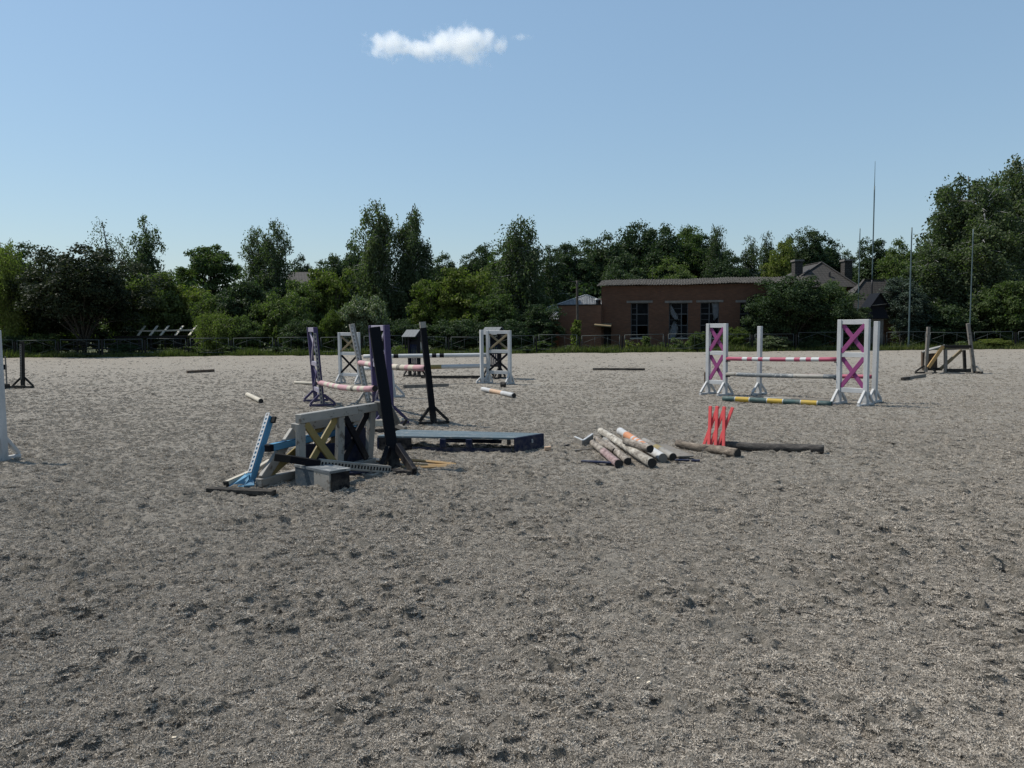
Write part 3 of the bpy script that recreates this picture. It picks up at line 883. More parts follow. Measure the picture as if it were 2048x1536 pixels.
# wood behind the hall, left to right
for i, (px, top, hw, Y, kd, lf, lab) in enumerate([
    (1150, 488, 48, 84, 'leafy_tall', 'leaf_dark', 'dark tree above the ribbed metal roof left of the hall'),
    (1205, 474, 55, 88, 'leafy_a', 'leaf_dark', 'dark tree above the left corner of the hall roof'),
    (1262, 450, 62, 92, 'leafy_b', 'leaf_dark', 'highest rounded tree of the wood, above the first hall window'),
    (1325, 456, 58, 90, 'leafy_a', 'leaf_dark', 'rounded tree of the wood above the second hall window'),
    (1385, 458, 55, 92, 'leafy_b', 'leaf_mid', 'rounded tree of the wood above the third hall window'),
    (1432, 456, 36, 86, 'birch_dense', 'leaf_birch', 'pointed spire-like birch at the right shoulder of the wood'),
    (1352, 520, 50, 80, 'leafy_b', 'leaf_mid', 'lower lit tree in front of the wood, middle of the hall roof'),
    (1240, 520, 52, 82, 'leafy_a', 'leaf_dark', 'lower dark tree in front of the wood, left part of the hall roof'),
    (1500, 478, 36, 86, 'birch_a', 'leaf_birch', 'slim birch right of the spire-like birch'),
    (1536, 470, 32, 90, 'birch_a', 'leaf_birch', 'slim birch behind the yellowing tree'),
    (1556, 484, 32, 80, 'leafy_tall', 'leaf_yellow', 'yellowing tree behind the right end of the hall roof'),
    (1612, 464, 42, 88, 'leafy_tall', 'leaf_dark', 'dark tall tree above the left chimney of the tiled house'),
    (1655, 474, 45, 90, 'leafy_a', 'leaf_dark', 'dark tree above the peak of the tiled house'),
    (1698, 505, 34, 92, 'leafy_b', 'leaf_dark', 'dark low tree above the right chimney of the tiled house'),
    (1462, 505, 45, 82, 'leafy_b', 'leaf_dark', 'dark low tree in the dip right of the spire-like birch'),
    (1758, 482, 45, 84, 'leafy_tall', 'leaf_dark', 'dark tree behind the tall antenna mast'),
    (1806, 484, 48, 80, 'leafy_a', 'leaf_mid', 'green tree behind the middle flagpole'),
    (1178, 484, 45, 96, 'leafy_b', 'leaf_dark', 'back tree between the ribbed metal roof and the hall corner'),
    (1292, 462, 55, 98, 'leafy_tall', 'leaf_dark', 'back tree filling the crest of the wood between the first two windows'),
    (1352, 462, 55, 99, 'leafy_tall', 'leaf_mid', 'back tree filling the crest of the wood above the second and third windows'),
    (1410, 475, 50, 96, 'leafy_b', 'leaf_dark', 'back tree just left of the spire-like birch'),
    (1120, 500, 46, 92, 'leafy_b', 'leaf_dark', 'back tree left of the utility pole top'),
    (1582, 478, 40, 95, 'leafy_a', 'leaf_dark', 'back tree between the yellowing tree and the left chimney'),
]):
    P('tree' if 'birch' not in kd else 'birch_tree', kd, lab, 'tree', px, top, hw, Y, lf, 'trunk' if 'birch' not in kd else 'birch_trunk', FW)
# right hand group
RG = 'big birches at the right edge'
P('birch_tree', 'big_birch', 'big weeping birch behind the rightmost flagpole', 'tree', 1942, 365, 98, 56, 'leaf_birch', 'birch_trunk', RG)
P('birch_tree', 'big_birch', 'tallest birch, cut by the right edge of the picture', 'tree', 2052, 318, 92, 58, 'leaf_birch', 'birch_trunk', RG)
P('birch_tree', 'birch_b', 'lower weeping birch between the middle flagpole and the big birch', 'tree', 1868, 488, 62, 54, 'leaf_birch', 'birch_trunk', RG)
P('birch_tree', 'birch_b', 'lower hanging birch crown in front of the big birch at right', 'tree', 1975, 440, 70, 53, 'leaf_birch', 'birch_trunk', RG)
P('juniper_bush', 'leafy_tall', 'bluish green conical bush beside the dark gabled shelter', 'bush', 1806, 556, 46, 52, 'leaf_blue')
P('shrub', 'shrub_b', 'large leafy shrub by the fence at the right edge', 'shrub', 2030, 565, 58, 50.5, 'leaf_mid')
P('shrub', 'shrub_a', 'dark shrub left of the large leafy shrub at the right edge', 'shrub', 1900, 610, 62, 52, 'leaf_dark')
P('apple_tree', 'leafy_wide', 'dense dark apple tree in front of the right end of the hall', 'tree', 1588, 557, 92, 50.4, 'leaf_dark')
P('apple_tree', 'leafy_a', 'smaller dark apple tree between the hall end and the tiled house', 'tree', 1655, 566, 52, 51.0, 'leaf_mid')
P('apple_tree', 'shrub_b', 'low bushy tree against the hall wall left of the dense apple tree', 'tree', 1530, 600, 46, 50.3, 'leaf_dark')
P('pine_sapling', 'leafy_a', 'small tree with a reddish trunk seen through the right jump wing', 'tree', 1704, 605, 36, 50.0, 'leaf_dark', 'red_trunk')
# middle row of shrubs and thicket trees behind the fence, left to right
MR = 'thicket behind the far fence'
for px, top, hw, Y, kd, lf, lab in [
    (60, 628, 60, 54, 'shrub_a', 'leaf_mid', 'sunlit low shrub behind the black stand at the left edge'),
    (130, 650, 40, 58, 'shrub_a', 'leaf_yellow', 'bright yellow-green shrub glimpsed under the purplish tree'),
    (300, 548, 62, 56, 'shrub_b', 'leaf_mid', 'tall green thicket bush below the birch with the white trunk'),
    (252, 600, 45, 54, 'shrub_a', 'leaf_mid', 'shrub above the left end of the pergola rafters'),
    (362, 572, 55, 58, 'shrub_b', 'leaf_yellow', 'yellowish thicket bush above the pergola rafters'),
    (420, 590, 55, 57, 'shrub_a', 'leaf_mid', 'green bush right above the dome-shaped willow'),
    (495, 565, 55, 56, 'shrub_b', 'leaf_dark', 'dark tall bush under the paired birches'),
    (480, 632, 40, 51, 'shrub_a', 'leaf_mid', 'bush beside the right flank of the dome-shaped willow'),
    (560, 588, 58, 54, 'shrub_a', 'leaf_mid', 'grey-green bush below the brown roof at left'),
    (610, 562, 48, 57, 'shrub_b', 'leaf_mid', 'leafy bush in front of the brown roof at left'),
    (655, 540, 50, 58, 'shrub_b', 'leaf_yellow', 'tall yellow-green bush left of the tallest birch'),
    (612, 640, 46, 51, 'shrub_a', 'leaf_dark', 'low dark bush behind the leaning purple wing'),
    (720, 594, 46, 51.5, 'shrub_a', 'leaf_glossy', 'glossy pale-leaved bush behind the weathered leaning post'),
    (665, 622, 32, 51, 'shrub_a', 'leaf_yellow', 'yellow-green bush between the purple wing and the glossy bush'),
    (868, 560, 55, 56, 'shrub_b', 'leaf_yellow', 'yellow-green bush right of the slim weeping birch'),
    (930, 538, 60, 56, 'shrub_b', 'leaf_yellow', 'tall yellowing bush in the middle of the thicket'),
    (985, 590, 50, 54, 'shrub_b', 'leaf_mid', 'green bush under the left side of the large weeping birch'),
    (900, 640, 60, 51, 'shrub_a', 'leaf_dark', 'low dark bush behind the white post-and-rail jump'),
    (1000, 640, 55, 51, 'shrub_a', 'leaf_dark', 'low dark bush behind the right white wing with tan cross'),
    (800, 640, 50, 51.5, 'shrub_a', 'leaf_dark', 'low dark bush behind the little roofed stand'),
    (195, 632, 60, 60, 'shrub_a', 'leaf_mid', 'shaded bush seen under the crown of the purplish tree'),
    (1640, 640, 44, 50.2, 'shrub_a', 'leaf_dark', 'dark bush left of the small tree with the reddish trunk'),
    (1690, 648, 30, 51, 'shrub_a', 'leaf_dark', 'dark bush right behind the near pink-crossed wing'),
    (1085, 610, 42, 53, 'shrub_b', 'leaf_dark', 'dark bush at the left corner of the brick lean-to'),
]:
    P('thicket_shrub', kd, lab, 'shrub', px, top, hw, Y, lf, group=MR)
P('willow_bush', 'willow_dome', 'small dome-shaped weeping willow right of the pergola frame', 'bush', 430, 624, 39, 49.9, 'leaf_willow')
for px, top, hw, Y, kd, lf, lab in [
    (1152, 640, 12, 49.4, 'stalk', 'leaf_yellow', 'tall leafy stalk in front of the brick lean-to'),
    (1262, 680, 14, 49.3, 'weed', 'leaf_yellow', 'bright weed under the first hall window'),
    (1293, 672, 10, 49.3, 'stalk', 'leaf_mid', 'upright weed just right of the first hall window'),
    (1358, 675, 17, 49.0, 'weed', 'leaf_mid', 'round weed at the fence below the second hall window'),
    (1395, 664, 18, 49.0, 'shrub_a', 'leaf_mid', 'bushy weed left of the pink-crossed wing'),
    (1470, 655, 26, 49.0, 'shrub_a', 'leaf_yellow', 'yellow-green bushy weed right of the pink-crossed wing'),
    (1330, 684, 14, 49.0, 'weed', 'leaf_mid', 'small weed left of the round weed at the fence'),
    (1140, 690, 22, 49.0, 'weed', 'leaf_mid', 'low weed at the foot of the tall leafy stalk'),
    (1085, 682, 16, 49.0, 'stalk', 'leaf_mid', 'weed at the fence left of the brick lean-to'),
    (1050, 690, 24, 49.0, 'weed', 'leaf_mid', 'weed at the fence right of the white wing with tan cross'),
    (1545, 672, 40, 49.0, 'shrub_a', 'leaf_glossy', 'pale-leaved low shrub behind the single white post'),
    (1612, 680, 32, 49.0, 'shrub_a', 'leaf_dark', 'low dark shrub between the single white post and the right wing'),
    (1985, 678, 40, 48.8, 'shrub_a', 'leaf_yellow', 'bright yellow-green nettles right of the timber frame'),
    (1925, 682, 18, 48.8, 'weed', 'leaf_mid', 'weed behind the leaning post of the timber frame'),
    (800, 690, 24, 48.8, 'weed', 'leaf_mid', 'weed behind the little roofed stand'),
    (470, 690, 30, 48.9, 'weed', 'leaf_mid', 'weed at the foot of the fence right of the dome willow'),
    (390, 692, 30, 48.9, 'weed', 'leaf_mid', 'weed at the foot of the fence left of the dome willow'),
    (560, 692, 30, 48.9, 'weed', 'leaf_dark', 'weed at the foot of the fence below the grey-green bush'),
    (80, 668, 34, 49.6, 'shrub_a', 'leaf_mid', 'leafy low shrub right of the black stand at the left edge'),
    (20, 672, 34, 49.6, 'shrub_a', 'leaf_dark', 'dark low shrub under the yellow-green willow'),
    (250, 688, 30, 49.4, 'shrub_a', 'leaf_dark', 'dark low shrub at the trunk of the purplish tree'),
]:
    P('fence_weed' if kd in ('weed', 'stalk') else 'low_shrub', kd, lab, 'weed' if kd in ('weed', 'stalk') else 'shrub', px, top, hw, Y, lf, group='weeds along the fence')
# undergrowth far behind and grass on the verge: uncountable
def undergrowth():
    g = np.random.default_rng(99)
    n = 520
    x = g.uniform(-75, 90, n); y = g.uniform(66, 76, n); z = g.uniform(.0, 1, n) ** 1.2 * (4.2 + 1.2 * np.sin(x / 7) + .8 * np.sin(x / 2.3))
    C, A, B = [], [], []
    for i in range(n):
        m = 90
        d = rnd_dirs(g, m)
        C.append(np.array([x[i], y[i], z[i]]) + d * np.array([1.5, 1.0, .9]) * g.random((m, 1)) ** .4)
        nn = unit(d + g.normal(size=(m, 3)) * .6); a = unit(np.cross(nn, rnd_dirs(g, m)))
        A.append(a); B.append(unit(np.cross(a, nn)))
    C, A, B = map(np.concatenate, (C, A, B))
    vs, q = leafquads(C, A, B, g.uniform(.25, .5, len(C)), g.uniform(.18, .32, len(C)))
    vs[:, 2] = np.maximum(vs[:, 2], -.09)
    tag(link('undergrowth', quads('undergrowth', vs, q), None, ['leaf_dark']), 'dark mass of undergrowth deep behind the thicket', kind='stuff')
undergrowth()
def grass(name, n, y0, y1, x0, x1, lo, hi, mat, label, pw=1.0):
    g = np.random.default_rng(5)
    x = g.uniform(x0, x1, n); y = y0 + (y1 - y0) * g.random(n) ** pw
    dens = gnoise(x / 2.5, y / 1.5, 71)
    k = dens > -.25 - .3 * g.random(n); x, y, dens = x[k], y[k], dens[k]; n = len(x)
    a = unit(np.stack([g.normal(size=n) * .35, g.normal(size=n) * .35, np.ones(n)], -1))
    b = unit(np.cross(a, rnd_dirs(g, n)))
    h = g.uniform(lo, hi, n) * (1 + .9 * np.clip(dens, -.4, 1))
    vs, q = leafquads(np.stack([x, y, np.full(n, -.1)], -1), a, b, h, g.uniform(.02, .05, n))
    tag(link(name, quads(name, vs, q), None, [mat]), label, kind='stuff')
grass('verge_grass', 60000, ARENA_Y + .1, 51.5, -42, 48, .16, .50, 'grass', 'short rough grass along the foot of the fence', 1.6)

# ------------------------------------------------------------------ cloud
def cloud():
    m = bpy.data.materials.new('cloud_vapour'); m.use_nodes = True; nt = m.node_tree
    nt.nodes.remove(nt.nodes['Principled BSDF'])
    pv = N(nt, 'ShaderNodeVolumePrincipled')
    pv.inputs['Color'].default_value = (1, 1, 1, 1)
    pv.inputs['Anisotropy'].default_value = .55
    tc = N(nt, 'ShaderNodeTexCoord')
    v = tc.outputs['Object']
    # three soft lobes minus fractal erosion
    def lobe(c, s):
        mp = N(nt, 'ShaderNodeMapping', vector_type='TEXTURE')
        mp.inputs['Location'].default_value = c; mp.inputs['Scale'].default_value = s
        nt.links.new(v, mp.inputs[0])
        ln = N(nt, 'ShaderNodeVectorMath', operation='LENGTH'); nt.links.new(mp.outputs[0], ln.inputs[0])
        sb = N(nt, 'ShaderNodeMath', operation='SUBTRACT'); sb.inputs[0].default_value = 1.0; nt.links.new(ln.outputs['Value'], sb.inputs[1])
        return sb.outputs[0]
    acc = None
    for c, s in CLOUD_LOBES:
        l = lobe(c, s)
        if acc is None: acc = l
        else:
            mx = N(nt, 'ShaderNodeMath', operation='MAXIMUM'); nt.links.new(acc, mx.inputs[0]); nt.links.new(l, mx.inputs[1]); acc = mx.outputs[0]
    n1 = noise(nt, v, .042, 9, .68)
    ad = N(nt, 'ShaderNodeMath', operation='MULTIPLY_ADD'); nt.links.new(n1, ad.inputs[0]); ad.inputs[1].default_value = 3.4; nt.links.new(acc, ad.inputs[2])
    mr = N(nt, 'ShaderNodeMapRange'); nt.links.new(ad.outputs[0], mr.inputs[0])
    mr.inputs[1].default_value = 1.86; mr.inputs[2].default_value = 2.95
    mr.inputs[3].default_value = 0; mr.inputs[4].default_value = .12
    nt.links.new(mr.outputs[0], pv.inputs['Density'])
    nt.links.new(pv.outputs[0], nt.nodes['Material Output'].inputs['Volume'])
    bm = bmesh.new(); bmesh.ops.create_icosphere(bm, subdivisions=3, radius=1)
    for vv in bm.verts: vv.co = V((vv.co.x * 165, vv.co.y * 45, vv.co.z * 52))
    o = link('cloud', mesh_from(bm, 'cloud'), None, [m])
    o.location = at(875, 92, 1150)
    tag(o, 'single small white cloud high in the blue sky', 'cloud')
CLOUD_LOBES = [((-72, 0, 2), (34, 26, 20)), ((-30, 0, -2), (48, 26, 17)), ((12, 0, 3), (48, 30, 21)), ((42, 0, 2), (42, 30, 30)), ((92, 0, 0), (13, 12, 18)), ((74, 0, 14), (10, 9, 16)), ((122, 0, 12), (20, 9, 7))]
cloud()

# ------------------------------------------------------------------ buildings
def wall_with_openings(name, root, L, z0, z1, openings, depth, mat):
    """wall along local X with rectangular openings, pieces butted end to end"""
    bm = bmesh.new()
    xs = sorted({0, L, *[o[0] for o in openings], *[o[1] for o in openings]})
    for a, b in zip(xs[:-1], xs[1:]):
        op = [o for o in openings if o[0] <= a + 1e-6 and o[1] >= b - 1e-6]
        zz = [z0]
        for o in op: zz += [o[2], o[3]]
        zz.append(z1)
        for k in range(0, len(zz), 2):
            if zz[k + 1] - zz[k] > .005:
                box_bm(bm, (a, 0, zz[k]), (b, depth, zz[k + 1]))
    bmesh.ops.remove_doubles(bm, verts=bm.verts, dist=.0005)
    o = link(name, mesh_from(bm, name), root, [mat])
    put(o, root, V((0, 0, 0)), Matrix.Identity(4))
    return o
def lbox(root, name, lo, hi, mat):
    """a box part in the current frame, origin at its centre"""
    c = (V(lo) + V(hi)) / 2
    bm = bmesh.new(); box_bm(bm, V(lo) - c, V(hi) - c)
    o = link(name, mesh_from(bm, name), root, [mat]); put(o, root, c, Matrix.Identity(4))
    return o
def brick_hall():
    A = at(1203, 640, 53.2); B = at(1590, 640, 50.6)
    A.z = B.z = -.1
    ang = math.atan2(B.y - A.y, B.x - A.x)
    root = thing('brick_hall', 'long derelict red brick hall with tall dark windows and corrugated roof', 'building', A, None, ang)
    FR = Matrix.Translation(A) @ Matrix.Rotation(ang, 4, 'Z')
    nrm = V((math.sin(ang), -math.cos(ang), 0))
    inv = FR.inverted()
    def uz(px, py):
        q = inv @ hit(px, py, A, nrm); return q.x, q.z
    FRAME[0] = FR
    L = uz(1622, 600)[0]
    zt = uz(1203, 573)[1]
    wins = []
    for (x0, x1, yt, yb) in ((1261.5, 1297, 606, 676), (1338, 1376, 606, 676), (1401, 1438, 605, 676), (1480, 1512, 605, 676)):
        u0, zt_ = uz(x0, yt); u1, _ = uz(x1, yt)
        wins.append((u0, u1, uz(x0, yb)[1], zt_))
    door = (uz(1206, 650)[0] + .05, uz(1222, 650)[0], .0, uz(1206, 652)[1])
    wall_with_openings('wall', root, L, 0, zt, wins + [door], .42, 'brick')
    lbox(root, 'end_wall', (0, .42, 0), (.42, 8.0, zt), 'brick')
    lbox(root, 'end_wall', (L - .42, .42, 0), (L, 8.0, zt), 'brick')
    lbox(root, 'back_wall', (.42, 7.6, 0), (L - .42, 8.0, zt), 'brick')
    lbox(root, 'floor', (.42, .42, 0), (L - .42, 7.6, .05), 'concrete')
    dr = lbox(root, 'door', (door[0], .30, .02), (door[1], .36, door[3]), 'dark_wood')
    for k, (u0, u1, zb, zt_) in enumerate(wins):
        w = u1 - u0
        bm = bmesh.new()
        t = .05
        box_bm(bm, (u0, .16, zb), (u0 + t, .24, zt_)); box_bm(bm, (u1 - t, .16, zb), (u1, .24, zt_))
        box_bm(bm, (u0 + t, .16, zt_ - t), (u1 - t, .24, zt_)); box_bm(bm, (u0 + t, .16, zb), (u1 - t, .24, zb + t))
        um = [u0 + w * .34, u0 + w * .66, u0 + w * .48, u0 + w * .5][k]
        box_bm(bm, (um - .03, .17, zb + t), (um + .03, .23, zt_ - t))
        h = zt_ - zb
        zr = [zb + h * .36, zb + h * .68]
        for z in zr:
            box_bm(bm, (u0 + t, .175, z - .03), (um - .03, .225, z + .03)); box_bm(bm, (um + .03, .175, z - .03), (u1 - t, .225, z + .03))
        wo = link('window', mesh_from(bm, 'window_frame'), root, ['frame']); put(wo, root, V((0, 0, 0)), Matrix.Identity(4))
        zz = [zb + t] + [v for z in zr for v in (z - .03, z + .03)] + [zt_ - t]
        for r_ in range(3):
            for c0, c1 in ((u0 + t, um - .03), (um + .03, u1 - t)):
                if (k, r_) in ((1, 1), (0, 0)) and c0 > um: continue          # missing panes
                lbox(wo, 'pane', (c0, .195, zz[2 * r_]), (c1, .203, zz[2 * r_ + 1]), 'glass')
        # thin bars dividing the panes
        for z in (zb + h * .18, zb + h * .52, zb + h * .84):
            lbox(wo, 'glazing_bar', (u0 + t, .17, z - .012), (um - .03, .19, z + .012), 'frame')
        lbox(root, 'lintel', (u0 - .28, -.035, zt_ + .002), (u1 + .28, .1, zt_ + .15), 'lintel')
        lbox(root, 'sill', (u0 - .05, -.06, zb - .07), (u1 + .05, -.003, zb), 'concrete')
    # torn polythene hanging in the second and third windows
    def sheet(pts, seed):
        g = random.Random(seed)
        bm = bmesh.new(); rows = []
        n = 9
        for i in range(n):
            t = i / (n - 1)
            k = t * (len(pts) - 1); a = min(int(k), len(pts) - 2); f = k - a
            l = [pts[a][q] * (1 - f) + pts[a + 1][q] * f for q in range(3)]
            rows.append([bm.verts.new((l[0] + (l[1] - l[0]) * s / 5 + g.uniform(-.03, .03), .12 - .10 * math.sin(2.6 * s + 3 * t) * .5 + g.uniform(-.02, .02), l[2] + g.uniform(-.04, .04))) for s in range(6)])
        for i in range(n - 1):
            for s in range(5):
                bm.faces.new((rows[i][s], rows[i][s + 1], rows[i + 1][s + 1], rows[i + 1][s])).smooth = True
        bmesh.ops.solidify(bm, geom=bm.faces[:], thickness=.004)
        o = link('torn_sheet', mesh_from(bm, 'torn_sheet'), root, ['plastic_sheet']); put(o, root, V((0, 0, 0)), Matrix.Identity(4))
    q = lambda x0, x1, y: (uz(x0, y)[0], uz(x1, y)[0], uz(x0, y)[1])
    sheet([q(1339, 1342, 607), q(1340, 1350, 622), q(1342, 1357, 632), q(1352, 1357, 640)], 1)
    sheet([q(1347, 1352, 642), q(1338, 1357, 662), q(1333, 1350, 676), q(1332, 1352, 692)], 2)
    sheet([q(1424, 1438, 605), q(1424, 1439, 622), q(1427, 1437, 634), q(1427, 1430, 641)], 3)
    # canopy over the door
    c0, cz = uz(1191, 650); c1, _ = uz(1224, 652)
    prism(root, 'door_canopy', [V((c0, -1.0, cz - .02)), V((c1, -1.0, cz - .12)), V((c1, -.004, cz + .05)), V((c0, -.004, cz + .14))], .07, 'tan')
    for u in (door[0] - .02, door[1] + .02):
        pole(root, 'canopy_strut', V((u, -.02, cz - .5)), V((u, -.85, cz - .11)), .02, [(1, 'iron')], 'iron', sides=6)
    # corrugated roof
    bm = bmesh.new()
    xs = np.arange(-.30, L + .3, .045)
    ridge, rise = 4.0, .62
    rows = []
    for (yy, zz) in ((-.32, zt + .015), (1.2, zt + .015 + rise * 1.52 / 4.32), (ridge, zt + .015 + rise), (8.3, zt + .015)):
        rows.append([bm.verts.new((x, yy, zz + .03 + .028 * math.sin(x * 2 * math.pi / .18) + .025 * math.sin(x * .9) + .012 * math.sin(x * 3.1))) for x in xs])
    for i in range(3):
        for k in range(len(xs) - 1):
            bm.faces.new((rows[i][k], rows[i][k + 1], rows[i + 1][k + 1], rows[i + 1][k])).smooth = True
    bmesh.ops.solidify(bm, geom=bm.faces[:], thickness=.012)
    o = link('roof', mesh_from(bm, 'roof'), root, ['asbestos']); put(o, root, V((0, 0, 0)), Matrix.Identity(4))
    pole(root, 'aerial', V((uz(1301, 570)[0], 5.0, zt + .4)), V((uz(1301, 570)[0], 5.0, zt + 1.3)), .015, [(1, 'iron')], 'iron', sides=6)
    FRAME[0] = Matrix.Identity(4)
    # lean-to on the left
    A2 = at(1117, 640, 53.6); A2.z = -.1
    B2 = at(1202.5, 640, 52.7)
    ang2 = math.atan2(B2.y - A2.y, B2.x - A2.x)
    r2 = thing('brick_lean_to', 'lower brick lean-to at the left end of the hall', 'building', A2, None, ang2)
    FRAME[0] = Matrix.Translation(A2) @ Matrix.Rotation(ang2, 4, 'Z')
    L2 = (V((B2.x, B2.y)) - V((A2.x, A2.y))).length - .02
    z2 = at(1160, 611, 53.2).z + .1
    lbox(r2, 'wall', (0, 0, 0), (L2, 2.6, z2), 'brick_warm')
    lbox(r2, 'coping', (-.06, -.06, z2), (L2 - .01, 2.66, z2 + .07), 'dark_wood')
    FRAME[0] = Matrix.Identity(4)
def glassmat():
    m, nt, p = newmat('dusty_window_glass')
    v = coords(nt)
    n = noise(nt, v, 3, 4, .6)
    nt.links.new(ramp(nt, n, [(.3, (.003, .0035, .0045)), (.8, (.009, .010, .012))]), p.inputs['Base Color'])
    p.inputs['Roughness'].default_value = .5
    p.inputs['Specular IOR Level'].default_value = .05
    return m
M['glass'] = glassmat()
brick_hall()
def ribbed_roof(root, name, corners, ribs, mat, amp=.03):
    """sheet roof between eave a-b and top c-d with raised ribs running up the slope"""
    a, b, c, d = (V(x) for x in corners)      # a,b along the eave, d above a, c above b
    n = (b - a).cross(d - a).normalized()
    if n.z < 0: n = -n
    bm = bmesh.new()
    lo, hi = [], []
    for i in range(ribs * 4 + 1):
        t = i / (ribs * 4)
        h = n * (amp if i % 4 in (1, 2) else 0)
        lo.append(bm.verts.new(a.lerp(b, t) + h)); hi.append(bm.verts.new(d.lerp(c, t) + h))
    for i in range(ribs * 4):
        bm.faces.new((lo[i], lo[i + 1], hi[i + 1], hi[i]))
    bmesh.ops.solidify(bm, geom=bm.faces[:], thickness=.02)
    me = mesh_from(bm, name)
    me.transform(Matrix.Translation(-a))
    o = link(name, me, root, [mat]); put(o, root, a, Matrix.Identity(4))
    return o
def ribbed_house():
    base = at(1150, 700, 57); base.z = -.1
    root = thing('metal_roofed_house', 'house with a pale ribbed metal roof behind the lean-to', 'building', base)
    e0, e1 = at(1086, 639, 56.0), at(1212, 639, 56.0)
    t0, t1, tr = at(1092, 617, 58.0), at(1173, 591, 60.2), at(1212, 606, 60.2)
    ribbed_roof(root, 'roof', [e0, at(1172, 639, 56.0), t1, t0], 26, 'metal_roof', .045)
    ribbed_roof(root, 'roof', [at(1172.5, 639, 56.0), e1, tr, t1 + V((.02, 0, 0))], 12, 'metal_roof', .045)
    beam(root, 'ridge_cap', t1 + V((0, 0, .06)), tr + V((0, 0, .06)), .14, .05, 'white_metal')  # the lit roof edge is put into this cap's white colour
    beam(root, 'ridge_cap', t0 + V((0, 0, .05)), t1 + V((-.1, 0, .05)), .12, .04, 'metal_roof')
    lbox(root, 'wall', (e0.x + .2, 56.3, -.1), (e1.x - .2, 60.0, e0.z - .06), 'brick_warm')
    pole(root, 'flue', at(1196.5, 614, 56.6), at(1196.5, 600, 56.6), .16, [(1, 'iron')], 'iron')
    pole(root, 'flue_cap', at(1196.5, 600, 56.6), at(1196.5, 597, 56.6), .26, [(1, 'white_metal')], 'white_metal')
ribbed_house()
def hip_roof(root, name, eave, ridge0, ridge1, mat):
    """four slopes over a rectangular eave [fl, fr, br, bl] up to the ridge ends (front, back)"""
    fl, fr, br, bl = (V(p) for p in eave)
    r0, r1 = V(ridge0), V(ridge1)
    c = (fl + br) / 2
    bm = bmesh.new()
    v = [bm.verts.new(p - c) for p in (fl, fr, br, bl, r0, r1)]
    return bm, v, c
def tiled_house():
    Y = 64
    pk = at(1643, 526, Y + 2.5); fr = at(1717, 574, Y); fl = at(1569, 578, Y)
    fl.z = fr.z
    base = V(((fl.x + fr.x) / 2, Y + 4, -.1))
    root = thing('tiled_house', 'house with a brown tiled hip roof and two brick chimneys', 'building', base)
    br, bl = fr + V((0, 9, 0)), fl + V((0, 9, 0))
    r1 = pk + V((0, 3.5, 0))
    slope(root, 'roof_slope', [fl, fr, pk], 'roof_tile'); slope(root, 'roof_slope', [fr, br, r1, pk], 'roof_tile')
    slope(root, 'roof_slope', [bl, fl, pk, r1], 'roof_tile'); slope(root, 'roof_slope', [br, bl, r1], 'roof_tile')
    for a, b in ((fl, pk), (fr, pk), (pk, r1)):
        beam(root, 'ridge_tiles', a + V((0, 0, .09)), b + V((0, 0, .09)), .2, .07, 'roof_tile')
    lbox(root, 'wall', (fl.x + .5, Y + .5, -.1), (fr.x - .5, Y + 8.5, fl.z - .05), 'brick')
    for x0, x1, yt, yb in ((1587.5, 1608, 519, 575), (1687, 1707, 518.5, 560)):
        a, b = at(x0, yb, Y + 1.6), at(x1, yt, Y + 1.6)
        ch = lbox(root, 'chimney', (a.x + .08, Y + 1.6, a.z - 1.0), (b.x - .08, Y + 2.4, b.z - .15), 'roof_tile')
        lbox(ch, 'chimney_cap', (a.x, Y + 1.5, b.z - .15), (b.x, Y + 2.5, b.z), 'lintel')
    vp = at(1659, 552, Y + 1.0)
    pole(root, 'vent_pipe', vp - V((0, 0, .6)), vp + V((0, 0, .35)), .08, [(1, 'iron')], 'iron')
    # lower wing to the right
    Y2 = 58
    ra, rb = at(1728, 561, Y2 + 2.2), at(1768, 561, Y2 + 2.2); rb.z = ra.z
    fl, fr = at(1672, 634, Y2), at(1828, 634, Y2); fr.z = fl.z
    base = V(((fl.x + fr.x) / 2, Y2 + 2, -.1))
    root = thing('tiled_annexe', 'lower tiled hip roof building behind the dark gabled shelter', 'building', base)
    bl, br = fl + V((0, 4.4, 0)), fr + V((0, 4.4, 0))
    slope(root, 'roof_slope', [fl, fr, rb, ra], 'roof_tile'); slope(root, 'roof_slope', [fr, br, rb], 'roof_tile')
    slope(root, 'roof_slope', [br, bl, ra, rb], 'roof_tile'); slope(root, 'roof_slope', [bl, fl, ra], 'roof_tile')
    for a, b in ((fl, ra), (ra, rb), (fr, rb)):
        beam(root, 'ridge_tiles', a + V((0, 0, .08)), b + V((0, 0, .08)), .17, .06, 'roof_tile')
    lbox(root, 'wall', (fl.x + .3, Y2 + .3, -.1), (fr.x - .3, Y2 + 4.1, fl.z - .06), 'brick')
def slope(root, name, pts, mat, th=.08):
    return prism(root, name, pts, th, mat)
tiled_house()
